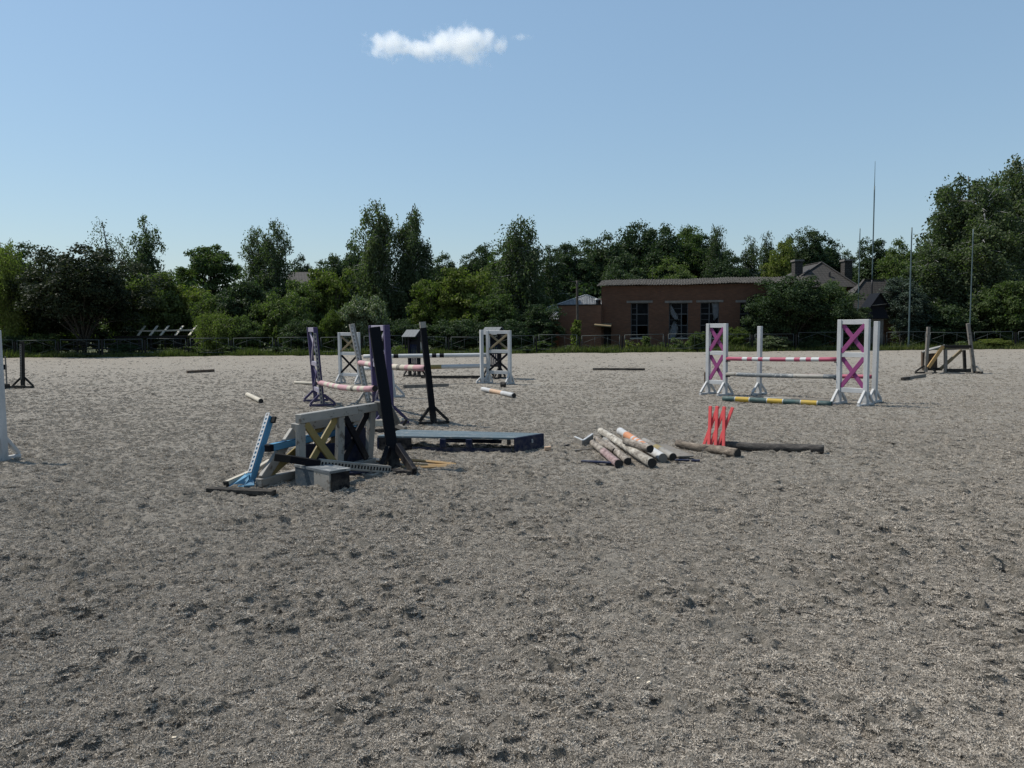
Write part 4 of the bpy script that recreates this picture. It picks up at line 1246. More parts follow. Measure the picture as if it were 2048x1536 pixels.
def far_roof():
    Y = 78
    pk0, pk1 = at(580, 545, Y + 3), at(650, 548, Y + 3); pk1.z = pk0.z
    e0, e1 = at(560, 582, Y), at(668, 590, Y); e1.z = e0.z
    root = thing('brown_roofed_house', 'house with a plain brown roof and a white ventilator among the left trees', 'building', V(((e0.x + e1.x) / 2, Y + 3, -.1)))
    slope(root, 'roof_slope', [e0, e1, pk1, pk0], 'roof_tile')
    slope(root, 'roof_slope', [e1 + V((0, 6, 0)), e0 + V((0, 6, 0)), pk0 + V((0, .01, 0)), pk1 + V((0, .01, 0))], 'roof_tile')
    lbox(root, 'wall', (e0.x + .3, Y + .3, -.1), (e1.x - .3, Y + 5.7, e0.z - .06), 'brick')
    v = at(629, 558, Y + .6)
    ve = pole(root, 'ventilator', v, at(629, 548, Y + .6), .28, [(1, 'steel')], 'steel')
    pole(ve, 'ventilator_cap', at(629, 549, Y + .6), at(629, 544, Y + .6), .52, [(1, 'white_metal')], 'white_metal', r1=.12)
far_roof()
def gabled_shelter():
    Y = 51.2
    g0 = at(1750, 700, Y); cx = at(1750, 640, Y).x
    root = thing('gabled_shelter', 'dark steep-roofed wooden shelter on a pale pillar behind the right jump', 'shelter', V((cx, Y, -.1)))
    zl = at(1750, 638, Y).z; zb = at(1750, 612, Y).z; zp = at(1750, 587, Y).z
    lbox(root, 'pillar', (cx - .42, Y - .35, -.1), (cx + .40, Y + .35, zl), 'lintel')
    lbox(root, 'body', (cx - .48, Y - .45, zl), (cx + .42, Y + .45, zb), 'black')
    prism(root, 'skirt_roof', [V((cx - .72, Y - .62, zl + .02)), V((cx + .60, Y - .62, zl + .02)), V((cx + .45, Y - .455, zb - .25)), V((cx - .5, Y - .455, zb - .25))], .05, 'black')
    for s in (-1, 1):
        prism(root, 'roof_board', [V((cx + s * .66, Y - .7, zb - .12)), V((cx + s * .66, Y + .7, zb - .12)), V((cx + s * .02, Y + .7, zp)), V((cx + s * .02, Y - .7, zp))], .05, 'black')
    prism(root, 'gable', [V((cx - .56, Y - .55, zb)), V((cx + .56, Y - .55, zb)), V((cx, Y - .55, zp - .12))], .04, 'black')
    beam(root, 'tie_beam', V((cx - .5, Y - .6, zb + .02)), V((cx + .62, Y - .6, zb + .14)), .04, .04, 'grey_wood')
gabled_shelter()
# ------------------------------------------------------------------ masts, poles and the fence
for px, top, Y, r, lab in ((1714.5, 457, 49.4, .038, 'left grey-green flagpole, just left of the tall antenna mast'), (1817, 455, 49.2, .052, 'middle grey-green flagpole, right of the tall antenna mast'), (1938.5, 458, 49.2, .04, 'rightmost grey-green flagpole, in front of the big birch')):
    p = at(px, 690, Y); b = V((p.x, Y, -.1)); t = at(px, top, Y); t.x = p.x
    root = thing('flagpole', lab, 'flagpole', b, 'flagpoles along the far fence')
    pole(root, 'shaft', b, t, r, [(1, 'flagpole')], 'flagpole', r1=r * .75, sides=10)
    lbox(root, 'foot_plate', b + V((-.15, -.15, 0)), b + V((.15, .15, .06)), 'concrete')
p = at(1741, 690, 56); b = V((p.x, 56, -.1)); zt = at(1741, 322, 56).z; z1 = at(1741, 372, 56).z; z0 = at(1741, 560, 56).z
root = thing('antenna_mast', 'tall thin dark antenna mast rising highest against the sky', 'mast', b)
pole(root, 'lower_tube', b, V((p.x, 56, z0)), .055, [(1, 'iron')], 'iron', sides=8)
pole(root, 'upper_tube', V((p.x, 56, z0)), V((p.x, 56, z1)), .045, [(1, 'flagpole')], 'iron', sides=8)
pole(root, 'whip', V((p.x, 56, z1)), V((p.x, 56, zt)), .026, [(1, 'flagpole')], 'iron', sides=6, r1=.014)
p = at(1155.5, 690, 51.6); b = V((p.x, 51.6, -.1)); t = at(1154, 561, 51.6)
root = thing('utility_pole', 'slim wooden utility pole in front of the brick lean-to', 'pole', b)
pole(root, 'shaft', b, t, .10, [(1, 'trunk')], 'trunk', r1=.07)
pole(root, 'crossarm', t + V((-.35, 0, -.08)), t + V((.30, 0, -.05)), .025, [(1, 'iron')], 'iron', sides=6)
def fence():
    Y = 48.4
    root = thing('metal_fence', 'low metal pipe fence of framed panels along the far side of the arena', 'fence', V((0, Y, -.1)))
    x = -34.0
    k = 0
    pipe = lambda par, nm, a, b, r: pole(par, nm, V(a), V(b), r, [(1, 'pipe')], 'pipe', sides=6, segs=1)
    while x < 36:
        w = 2.74 + rng.uniform(-.05, .05)
        dz = rng.uniform(-.05, .05) + .08
        y = Y + rng.uniform(-.05, .05)
        beam(root, 'post', V((x, y, -.1)), V((x, y, 1.0 + rng.uniform(-.04, .08))), .10, .10, 'dark_wood', bev=0)
        a, b = x + .16, x + w - .16
        zb, zt_ = .10 + dz, 1.0 + dz
        sl = rng.uniform(-.05, .05)
        pn = pipe(root, 'panel_top_rail', (a, y - .02, zt_), (b, y - .02, zt_ + sl), .021)
        pipe(root, 'panel_bottom_rail', (a, y - .02, zb), (b, y - .02, zb + sl), .017)
        pipe(root, 'panel_upright', (a, y - .02, zb), (a, y - .02, zt_), .018)
        pipe(root, 'panel_upright', (b, y - .02, zb + sl), (b, y - .02, zt_ + sl), .021)
        mid = (a + b) / 2
        pipe(root, 'panel_bar', (a + w * .3, y - .02, zb + .02), (a + w * .3, y - .02, zt_ - .02), .007)
        pipe(root, 'panel_bar', (a + w * .6, y - .02, zb + .02), (a + w * .6, y - .02, zt_ - .02), .007)
        c = zb + (zt_ - zb) * .5
        pipe(root, 'panel_brace', (a + .02, y - .035, c), (mid, y - .035, zt_ - .04), .011)
        pipe(root, 'panel_brace', (b - .02, y - .035, c), (mid, y - .035, zt_ - .04), .011)
        pipe(root, 'panel_brace', (a + .02, y - .05, c - .05), (mid, y - .05, zb + .05), .009)
        pipe(root, 'panel_brace', (b - .02, y - .05, c - .05), (mid, y - .05, zb + .05), .009)
        x += w
        k += 1
fence()
def pergola():
    Y = 52.0
    g0 = at(330, 690, Y)
    root = thing('pergola_frame', 'low unfinished shed frame with pale bare rafters at left', 'shed frame', V((g0.x, Y, -.1)))
    for xb, xt in ((276, 290), (300, 315), (321, 337), (351, 366), (378, 393)):
        beam(root, 'rafter', at(xb, 671, Y), at(xt, 652, Y + 1.5), .14, .06, 'cream')
    beam(root, 'purlin', at(240, 663, Y + .70), at(398, 660, Y + .70), .06, .10, 'cream')
    beam(root, 'wall_plate', at(225, 674, Y), at(396, 673, Y), .09, .15, 'dark_wood')
    for px in (232, 278, 302, 330, 362, 392):
        a = at(px, 674, Y); beam(root, 'post', V((a.x, Y, -.1)), a, .09, .09, 'dark_wood')
    for z in (.35, .75):
        beam(root, 'rail', V((at(225, 680, Y).x, Y - .07, z)), V((at(396, 680, Y).x, Y - .07, z - .04)), .03, .09, 'dark_wood')
    for px in (345, 380):
        lbox(root, 'back_board', (at(px, 680, Y + 2).x, Y + 2, 0), (at(px + 14, 680, Y + 2).x, Y + 2.03, 1.0), 'dark_wood')
    a, b = at(286, 699, 50.6), at(357, 699, 50.6)
    tr = thing('pale_stripe', 'long pale strip raised on low sides under the pergola frame', 'stripe', V((a.x, 50.6, -.1)))  # pale tray on two low sides where a pale strip crosses the ground
    lbox(tr, 'tray', (a.x, 50.4, .14), (b.x, 50.9, .2), 'white_metal')
    lbox(tr, 'side', (a.x + .05, 50.42, -.1), (b.x - .05, 50.46, .138), 'concrete')
    lbox(tr, 'side', (a.x + .05, 50.84, -.1), (b.x - .05, 50.88, .138), 'concrete')
pergola()
def paddock_rail():
    Y = 50.0
    root = thing('paddock_rail', 'dark wooden paddock rail under the purplish tree at left', 'fence', V((at(160, 690, Y).x, Y, -.1)))
    xs = [at(px, 690, Y).x for px in (112, 155, 198, 241, 284)]
    for x in xs: beam(root, 'post', V((x, Y, -.1)), V((x, Y, 1.1)), .10, .10, 'dark_wood')
    for z in (.45, .75, 1.02):
        beam(root, 'rail', V((xs[0], Y - .07, z)), V((xs[-1], Y - .07, z + .02)), .035, .10, 'dark_wood')
paddock_rail()
def slab():
    a, b = at(839, 708, 48.0), at(850, 684, 48.0)
    o = lbox(None, 'concrete_slab', (a.x, 47.95, -.1), (b.x, 48.07, b.z), 'concrete')
    tag(o, 'grey concrete slab standing at the fence behind the little roofed stand', 'slab')
slab()
# ------------------------------------------------------------------ show-jump furniture
def v3(p, z=0.0): return V((p[0], p[1], z))
def foot(root, base, d, half, bh, mat, wt=.05, sill=True, lean=V((0, 0, 0)), gusset=None, back=0.0):
    """A-shaped foot: a sill on the sand and two braces up to the post"""
    d = V((d[0], d[1], 0)).normalized()
    b = V((base[0], base[1], 0))
    if sill:
        beam(root, 'foot_sill', b - d * half + V((0, 0, .028)), b + d * half + V((0, 0, .028)), wt * 1.25, .05, mat)
    for s in (-1, 1):
        beam(root, 'foot_brace', b + d * (s * half * .93) + V((0, 0, .06)), b + d * (s * .045) + lean * bh + V((0, 0, bh)), wt, wt * .95, mat)
def wing(name, label, A, B, H, post, rail, x_up, x_lo, group=None, lean=V((0, 0, 0)), zbot=.30, zmid=None, half=.28, bh=.30, foot_mat=None, pw=.085, xw=.06, tracks=None, cat='jump wing'):
    """wing standard: posts A and B, three rails, an X in each bay, A-feet at right angles"""
    A, B = V((A[0], A[1], 0)), V((B[0], B[1], 0))
    root = thing(name, label, cat, (A + B) / 2, group)
    d = (B - A).normalized(); n = V((-d.y, d.x, 0))
    W = (B - A).length
    zmid = (zbot + H) / 2 if zmid is None else zmid
    Lz = lambda p, z: p + V((0, 0, z)) + lean * z
    for p in (A, B):
        beam(root, 'post', Lz(p, .0), Lz(p, H), pw, pw, post, up=n)
    a, b = A + d * pw / 2, B - d * pw / 2
    for z in (H - .05, zmid, zbot):
        beam(root, 'rail', Lz(a, z), Lz(b, z), pw * .6, .095, rail, up=(0, 0, 1))
    for z0, z1, m in ((zmid + .05, H - .10, x_up), (zbot + .05, zmid - .05, x_lo)):
        beam(root, 'cross_slat', Lz(a, z0) - n * .014, Lz(b, z1) - n * .014, .026, xw, m, up=(0, 0, 1))
        beam(root, 'cross_slat', Lz(a, z1) + n * .014, Lz(b, z0) + n * .014, .026, xw, m, up=(0, 0, 1))
    for p in (A, B):
        foot(root, p, n, half, bh, foot_mat or post, lean=lean)
    return root, d, n
def single(name, label, base, H, mat, d, group=None, lean=V((0, 0, 0)), half=.26, bh=.28, pw=.09, foot_mat=None, splits=None, cat='jump post'):
    base = V((base[0], base[1], 0))
    root = thing(name, label, cat, base, group)
    beam(root, 'post', base, base + V((0, 0, H)) + lean * H, pw, pw, mat, up=(d[0], d[1], 0), splits=splits)
    foot(root, base, d, half, bh, foot_mat or mat, lean=lean)
    return root
def cup(root, p, mat='iron'):
    beam(root, 'pole_cup', p + V((-.05, -.02, -.045)), p + V((.05, -.02, -.045)), .05, .02, mat, bev=0)
def stripes(seq):
    tot = sum(w for w, _ in seq); acc = 0; out = []
    for w, m in seq:
        acc += w; out.append((acc / tot, m))
    out[-1] = (1.0, out[-1][1])
    return out

# --- right oxer with pink crosses
RJ = 'pieces of the pink-crossed jump at right'
ax = V((.64, -.77, 0)).normalized(); nx = V((-ax.y, ax.x, 0))
l_in = gp(1450, 791.5); r_in = gp(1677, 808.5)
wl_ = wing('jump_wing', 'far white wing with pink crosses, left end of the right-hand jump', l_in - ax * .47, l_in, 1.65, 'white', 'white', 'magenta', 'magenta', RJ, half=.30, xw=.085)[0]
wr = wing('jump_wing', 'near white wing with pink crosses, right end of the right-hand jump', r_in, r_in + ax * .55, 1.70, 'white', 'white', 'magenta', 'magenta', RJ, half=.31, xw=.085)[0]
rl, rr_ = gp(1518, 790), gp(1748, 806)
single('jump_post', 'slim white post with A-foot standing behind the poles of the right-hand jump', rl, 1.58, 'white', nx, RJ, half=.30)
single('jump_post', 'white post with A-foot just right of the near pink-crossed wing', rr_, 1.66, 'white', nx, RJ, half=.30, lean=V((.012, 0, 0)))
def flat(p, z): return V((p.x, p.y, z))
rw = [(1.1, 'rose'), (.33, 'white'), (.33, 'rose'), (.4, 'white'), (.3, 'rose'), (.45, 'white'), (1.0, 'rose'), (.5, 'white'), (.35, 'rose'), (.35, 'white'), (.3, 'rose'), (.45, 'white'), (1.0, 'rose')]
def bar(label, p0, p1, r, bands, group=None, end='log_end', **kw):
    o = pole(None, 'jump_pole', p0, p1, r, bands, end, **kw)
    return tag(o, label, 'pole', group)
off = ax * .04
bar('red and white striped pole, top rail of the right-hand jump', flat(l_in, .85) + off, flat(r_in, .905) - off, .045, stripes(rw), RJ, sag=.01)
bar('blue-grey pole with peeling white paint, middle rail of the right-hand jump', flat(l_in, .50) + off, flat(r_in, .555) - off, .047, stripes([(.5, 'white_old'), (2.5, 'blue_grey'), (1.2, 'white_old'), (.5, 'blue_grey')]), RJ, rough=.04, sag=.01)
bar('dark rose pole on the back posts of the right-hand jump', flat(rl, .455) + ax * .05, flat(rr_, .535) - ax * .05, .043, [(1, 'rose')], RJ)
gy_ = [(.9, 'green'), (.06, 'white'), (1.0, 'yellow'), (.06, 'white'), (1.2, 'green'), (.06, 'white'), (1.05, 'yellow'), (.06, 'white'), (1.15, 'green'), (.06, 'white'), (1.05, 'yellow'), (.06, 'white'), (.9, 'green')]
bar('green and yellow banded pole lying on the sand under the right-hand jump', gp(1446, 797, .05), gp(1664, 808, .05), .053, stripes(gy_), RJ)
bar('grey weathered pole on the sand at the back of the right-hand jump', gp(1528, 797, .04), gp(1668, 803, .04), .042, [(.4, 'white_old'), (1, 'grey_wood')], RJ, rough=.05)
for r__, p__ in ((wl_, flat(l_in, .85) + ax * .06), (wl_, flat(l_in, .50) + ax * .06), (wr, flat(r_in, .905) - ax * .06), (wr, flat(r_in, .555) - ax * .06)): cup(r__, p__ + V((0, 0, -.012)))
bp = thing('board_offcut', 'short brown board leaning on the far pink-crossed wing', 'board', l_in - ax * .53)
beam(bp, 'board', l_in - ax * .535 + V((0, 0, .22)), l_in - ax * .535 + V((0, 0, .52)), .035, .09, 'brown_wood', up=nx)

# --- red triple X
tb = [gp(1405, 896), gp(1418, 897.5), gp(1432, 899), gp(1448, 900.5)]
dx_ = (tb[3] - tb[0]); dxn = dx_.normalized()
rx = thing('red_lattice', 'coral red lattice of three crosses standing behind the short bark log', 'lattice', (tb[0] + tb[3]) / 2)
tops = []
for px, py, b in ((1422, 812, tb[0]), (1435, 812.5, tb[1]), (1449, 813.5, tb[2]), (1465, 815, tb[3])):
    tops.append(at(px, py, b.y + .06))
nr = V((dxn.y, -dxn.x, 0))
for i in range(3):
    beam(rx, 'lattice_slat', tops[i] + nr * .012, tb[i + 1] + nr * .012, .02, .042, 'red', up=dxn, bev=.003)
    beam(rx, 'lattice_slat', tops[i + 1] - nr * .012, tb[i] - nr * .012, .02, .042, 'red', up=dxn, bev=.003)
def log(label, p0, p1, r, m, end='log_end', name='log', rough=.10, wander=.02, r1=None, group=None, bands=None, cat='log'):
    o = pole(None, name, p0, p1, r, bands or [(1, m)], end, rough=rough, wander=wander, r1=r1, segs=26, sides=16)
    return tag(o, label, cat, group)
log('short bark log in front of the red lattice', gp(1360, 886, .055), gp(1474, 909, .05), .05, 'bark_brown', r1=.056, wander=.03)
log('long dark bark log lying right of the red lattice', gp(1440, 890, .055), gp(1648, 900, .055), .05, 'bark_dark', r1=.058, wander=.02)
wr_ = pole(None, 'wire_loop', gp(1402, 915, .01), gp(1417, 893, .12), .004, [(1, 'iron')], 'iron', sag=-.05, sides=5)
tag(wr_, 'bent wire loop over the short bark log', 'wire')

# --- heap of logs and poles
HG = 'logs and poles of the small heap'
log('long pale flaking birch log lying on top of the heap of poles', gp(1201, 862, .075), gp(1305, 926, .07), .048, 'bark_birch', r1=.054, wander=.006, rough=.07, group=HG)
log('leftmost log of the heap, pinkish over its near half', gp(1185, 886, .05), gp(1239, 928, .05), .044, 'bark_grey', r1=.05, wander=.006, rough=.07, group=HG, bands=[(.45, 'bark_grey'), (1, 'bark_pink')])
log('thin dark log between the pinkish log and the pale flaking one', gp(1190, 878, .05), gp(1231, 902, .05), .045, 'bark_grey', r1=.034, wander=.008, group=HG)
log('brown log lying close along the right of the pinkish log', gp(1208, 880, .05), gp(1256, 923, .045), .038, 'bark_grey', r1=.045, wander=.008, group=HG, bands=[(.12, 'white_old'), (1, 'bark_grey')])
log('short grey log end lying across the white and orange pole', gp(1250, 882, .16), gp(1301, 898, .16), .044, 'bark_grey', r1=.047, wander=.004, group=HG)
log('white pole with orange bands at the right of the heap', gp(1240, 862, .055), gp(1326, 916, .055), .054, 'white', name='jump_pole', end='grey_wood', rough=.015, wander=.0, group=HG, cat='pole',
    bands=stripes([(.21, 'white'), (.20, 'orange'), (.04, 'white'), (.05, 'orange'), (.04, 'white'), (.05, 'orange'), (.04, 'white'), (.08, 'orange'), (.4, 'white')]))
log('grey and yellow faded pole, rightmost of the heap', gp(1288, 882, .055), gp(1346, 914, .05), .046, 'grey_wood', name='jump_pole', rough=.02, wander=.0, group=HG, cat='pole', bands=[(.25, 'white_old'), (.45, 'grey_wood'), (.62, 'mustard'), (1, 'white_old')])
def plank(label, p0, p1, w, t, mat, name='plank', cat='plank', splits=None):
    p0, p1 = V(p0), V(p1)
    o = beam(None, name, p0, p1, w, t, mat, splits=splits)
    return tag(o, label, cat)
plank('dark blue flat strip lying under the left end of the heap', gp(1163, 922, .03), gp(1234, 926, .03), .07, .02, 'navy')
plank('faded grey board under the right side of the heap', gp(1318, 890, .03), gp(1372, 913, .03), .20, .02, 'grey_wood')
plank('yellow painted board offcut on the faded grey board', gp(1313, 894, .055), gp(1329, 906, .055), .14, .018, 'mustard')
plank('longer dark blue strip at the right tip of the heap', gp(1350, 920, .03), gp(1379, 920.5, .03), .05, .02, 'navy')
plank('short dark blue strip at the far right tip of the heap', gp(1382, 921, .03), gp(1400, 921.5, .03), .05, .025, 'navy')
plank('thin grey stick lying left of the heap', gp(1149, 901, .015), gp(1186, 897, .015), .03, .015, 'grey_wood')
plank('dark curved bark strip left of the white corner bracket', gp(1118, 893, .02), gp(1138, 889, .02), .03, .02, 'bark_dark')
cb = thing('corner_bracket', 'white-edged corner bracket of two boards left of the heap', 'bracket', gp(1165, 893))
ca, cc, ce = gp(1150, 888), gp(1166, 896), gp(1185, 878, .06)
beam(cb, 'board', ca + V((0, 0, .05)), cc + V((0, 0, .05)), .03, .09, 'grey_wood'); beam(cb, 'edge', ca + V((0, 0, .102)), cc + V((0, 0, .102)), .03, .012, 'white')
beam(cb, 'board', cc + V((.01, .03, .05)), ce + V((0, 0, .02)), .03, .09, 'grey_wood'); beam(cb, 'edge', cc + V((.01, .03, .102)), ce + V((0, 0, .072)), .03, .012, 'white')
beam(cb, 'board', ca + V((.1, .2, .03)), ce + V((-.05, .0, .01)), .10, .02, 'dark_wood')
wb = thing('wood_block', 'small pale broken wood block beside the right end of the platform', 'block', gp(1096, 896))
beam(wb, 'block', gp(1089, 897, .03), gp(1102, 896, .035), .06, .05, 'peach')
beam(wb, 'splinter', gp(1085, 893, .012), gp(1093, 895, .012), .04, .02, 'white_old')

# --- low platform
def platform():
    H = .19
    fl, fr = gp(756, 900), gp(1027, 905)
    bl, br = gp(803, 884), gp(1085, 896)
    bl = V((bl.x, fl.y + .62, 0)); br = V((br.x, fr.y + .42, 0))
    bl.x = at(803, 862, bl.y).x; br.x = at(1084, 868, br.y).x
    root = thing('low_platform', 'low faded blue wooden platform with open sides in the middle of the arena', 'platform', (fl + br) / 2)
    up = lambda p, z: p + V((0, 0, z))
    n = 5
    for i in range(n):
        t0, t1 = i / n + (.004 if i else 0), (i + 1) / n - .004
        q = [fl.lerp(bl, t0), fr.lerp(br, t0), fr.lerp(br, t1), fl.lerp(bl, t1)]
        prism(root, 'deck_board', [up(p, H - .012 + rng.uniform(-.001, .001)) for p in q], .022, 'deck')
    def panel(nm, a, b, z0, z1, mat, t=.025):
        return prism(root, nm, [up(a, z0), up(b, z0), up(b, z1), up(a, z1)], t, mat)
    zt = H - .025
    panel('end_panel', fr, br, .0, zt + .02, 'navy').location += V((.016, 0, 0))
    panel('end_panel', fl, bl, .0, zt, 'navy')
    ef = (fr - fl).normalized()
    panel('side_panel', fl + ef * .02, fl + ef * .46, .01, zt, 'black')
    panel('bottom_runner', fl + ef * .47, fr - ef * .03, .0, .05, 'navy')
    for t in (.49, .68):
        for a, b in ((fl, fr), (bl, br)):
            p = a.lerp(b, t); beam(root, 'support_block', up(p, .052), up(p, zt), .06, .08, 'navy', up=ef)
    beam(root, 'inner_brace', up(fl.lerp(fr, .50), zt - .03) + V((0, .05, 0)), up(bl.lerp(br, .72), .06), .03, .05, 'navy')
    beam(root, 'support_block', up(fr - ef * .06, zt - .07) + V((0, .03, 0)), up(fr - ef * .06, zt) + V((0, .03, 0)), .05, .06, 'black')
    e = (br - fr).normalized(); ne = V((e.y, -e.x, 0))
    hp = fr.lerp(br, .58) + ne * .030
    beam(root, 'handle_slot', up(hp, .09), up(hp, .14), .012, .03, 'white', up=ne)
    for k in range(7):
        t, s = rng.uniform(.2, .6), rng.uniform(.15, .75)
        c = fl.lerp(fr, t).lerp(bl.lerp(br, t), s)
platform()

# --- fallen wings and stands in front (the untidy heap)
FG = 'fallen jump pieces heaped in front'
def lying_wing(name, label, g0, g1, t0, t1, frame, xa, xb, group, foot_end=None, rails=3):
    """wing lying on its long side: g0-g1 bottom long post, t0-t1 top long post"""
    root = thing(name, label, 'jump wing', (V(g0) + V(g1)) / 2, group)
    g0, g1, t0, t1 = V(g0), V(g1), V(t0), V(t1)
    beam(root, 'long_post', g0, g1, .085, .085, frame)
    beam(root, 'long_post', t0, t1, .085, .095, frame)
    nrm = (g1 - g0).cross(t0 - g0).normalized()
    for f in (.02, .50, .93):
        a, b = g0.lerp(g1, f), t0.lerp(t1, f)
        u = (b - a).normalized()
        beam(root, 'rail', a + u * .044, b - u * .048, .05, .105, frame, up=(g1 - g0).normalized())
    for f0, f1, m in ((.06, .46, xa), (.54, .89, xb)):
        for q, (c0, c1) in enumerate(((f0, f1), (f1, f0))):
            a, b = g0.lerp(g1, c0), t0.lerp(t1, c1)
            u = (t0 - g0).normalized()
            s = nrm * (.014 if q else -.014)
            beam(root, 'cross_slat', a + u * .05 + s, b - u * .05 + s, .026, .085, m, up=(g1 - g0).normalized())
    return root
lg = V((.43, .90, 0)).normalized()
g0 = gp(599, 962, .045); g1 = g0 + lg * 1.28
t0 = at(597, 838, g0.y - .02); t1 = t0 + lg * 1.36 + V((0, 0, .0))
w1 = lying_wing('fallen_wing', 'fallen white wing with a mustard and a black cross, lying on its side', g0, g1, t0, t1, 'white_old', 'mustard', 'black', FG)
# its foot boards stick up at the far end
fe = t1
prism(w1, 'foot_board', [fe + V((-.02, -.05, .06)), fe + V((.16, -.03, .05)), fe + V((.27, .03, -.20)), fe + V((.19, .03, -.24)), fe + V((.03, -.02, -.11))], .05, 'grey_wood')
b0 = gp(517, 966, .045); b1 = b0 + lg * 1.30
u0 = at(588, 856, 8.25); u1 = u0 + lg * 1.25
w2 = lying_wing('fallen_wing', 'fallen grey-white wing with mustard crosses slumped behind the other fallen wing', b0, b1, u0, u1, 'white_old', 'mustard', 'tan', FG)
o = beam(None, 'painted_beam', at(534, 897, 7.82), at(724, 852, 9.35), .075, .075, 'blue', splits=[(.035, 'black'), (.34, 'blue'), (.9, 'blue'), (1, 'navy')])
tag(o, 'light blue square beam with a black end threaded through the fallen wings', 'beam', FG)
# navy panels behind the near fallen wing
for (da, z0, z1, f0, f1, lab) in ((.12, .03, .40, .10, .62, 'dark navy board standing behind the mustard cross'), (.10, .03, .52, .60, 1.0, 'dark navy board standing behind the black cross')):
    a, b = g0 + lg * 1.28 * f0 + V((-da, da * .45, 0)), g0 + lg * 1.28 * f1 + V((-da, da * .45, 0))
    o = prism(None, 'navy_board', [flat(a, z0), flat(b, z0), flat(b, z1 - .08), flat(a, z1)], .03, 'navy')
    tag(o, lab, 'board', FG)
# blue leaning stand
bs = gp(499, 966, .04); bt = at(540, 834, 8.12)
st = thing('blue_stand', 'short sky blue stand with a white punched track leaning to the right', 'stand', flat(bs, 0), FG)
pd = (bt - bs).normalized(); sd = V((.86, -.5, 0)); sd = (sd - pd * sd.dot(pd)).normalized()
fd = pd.cross(sd).normalized()
if fd.y > 0: fd = -fd
beam(st, 'post', bs, bt, .075, .075, 'blue', up=fd)
tn = (fd + sd * -.55).normalized()
track(st, bs + pd * .10 + fd * .0385 , bt + pd * .03 + fd * .0385, .052, 'white', fd, 14)
beam(st, 'post_cap', bt + sd * .02 + pd * -.07 + sd * .045, bt + sd * .065 + pd * .0, .05, .03, 'dark_wood')
lf = gp(450, 969, .03)
prism(st, 'foot_gusset', [gp(458, 973, .01), gp(500, 973, .01) , bs + pd * .02 + V((0, -.02, .07)), gp(487, 946, .10)], .03, 'blue')
prism(st, 'foot_gusset', [gp(488, 973, .02), gp(509, 972, .02), gp(503, 948, .12), bs + pd * .10 + V((.02, -.02, 0))], .03, 'blue')
beam(st, 'foot_sill', lf, gp(500, 947, .09), .06, .06, 'cream', splits=[(.08, 'dark_wood'), (1, 'cream')])
beam(st, 'foot_brace', gp(490, 952, .06), gp(540, 922, .07), .05, .05, 'cream')
plank('dark narrow board flat on the sand below the blue stand', gp(417, 979, .035), gp(548, 985, .035), .09, .045, 'dark_wood')
o = plank('dark plank leaning over the box', at(549, 914, 7.62), at(640, 927, 7.72), .045, .075, 'black', splits=[(.35, 'dark_wood'), (1, 'black')])
# track board
tk0, tk1 = at(638, 926, 7.74), gp(778, 939, .06)
tr = thing('track_board', 'weathered board with a row of punched holes lying in front of the fallen wing', 'board', flat(tk0, 0), FG)
beam(tr, 'board', tk0, tk1, .05, .085, 'white_old')
dtk = (tk1 - tk0).normalized(); ntk = V((dtk.y, -dtk.x, 0)).normalized()
beam(tr, 'dark_backing', tk0 + ntk * .0265, tk1 + ntk * .0265, .004, .05, 'black', up=(0, 0, 1), bev=0)
track(tr, tk0 + ntk * .029, tk1 + ntk * .029, .075, 'white_old', ntk, 22)
plank('dark blue board flat under the punched board', gp(688, 946, .03), gp(770, 941, .03), .12, .03, 'navy')
plank('short whitish board on the sand left of the black leaning post', gp(736, 953, .03), gp(772, 938, .05), .10, .04, 'white_old')
# box
ba, bb = gp(593, 972), gp(661, 988)
bd = (bb - ba).normalized(); bn = V((-bd.y, bd.x, 0))
bx = thing('painted_box', 'small box with blue-grey, white and black sides at the front of the heap', 'box', (ba + bb) / 2, FG)
Lb = (bb - ba).length; Wb, Hb = .22, .225
md = ba.lerp(bb, .56)
def bpan(nm, a, b, mat, t=.02):
    prism(bx, nm, [flat(a, .0), flat(b, .0), flat(b, Hb - .025), flat(a, Hb - .025)], t, mat)
bpan('side_panel', ba, md, 'box_blue'); bpan('side_panel', md + bd * .001, bb, 'white_old')
bpan('end_panel', bb + bn * .011 - bd * .0, bb + bn * Wb, 'black'); bpan('end_panel', ba + bn * .011, ba + bn * Wb, 'black'); bpan('side_panel', ba + bn * Wb, bb + bn * Wb, 'black')
lid = [flat(ba - bn * .015 - bd * .01, Hb - .012), flat(bb - bn * .015 + bd * .015, Hb - .012), flat(bb + bn * (Wb + .012) + bd * .015, Hb - .012), flat(ba + bn * (Wb + .012) - bd * .01, Hb - .012)]
prism(bx, 'lid', lid, .024, 'blue_grey')
# black leaning stand
kb, kt = gp(790, 936, .02), at(749, 655, 8.95)
ks = thing('black_stand', 'thick black jump post leaning left at the front heap', 'jump post', flat(kb, 0), FG)
beam(ks, 'post', kb, kt, .075, .125, 'black', up=(1, .25, 0))
beam(ks, 'foot_brace', gp(763, 936, .05), kb + (kt - kb).normalized() * .24 + V((-.03, -.04, 0)), .06, .075, 'black')
beam(ks, 'foot_brace', gp(829, 945, .04), kb + (kt - kb).normalized() * .25 + V((.07, -.05, 0)), .055, .10, 'black')
beam(ks, 'foot_sill', gp(757, 942, .03), gp(832, 946, .03), .07, .055, 'black')
beam(ks, 'foot_sill', kb + V((-.05, .28, .02)), kb + V((.06, -.10, .02)), .07, .055, 'black')
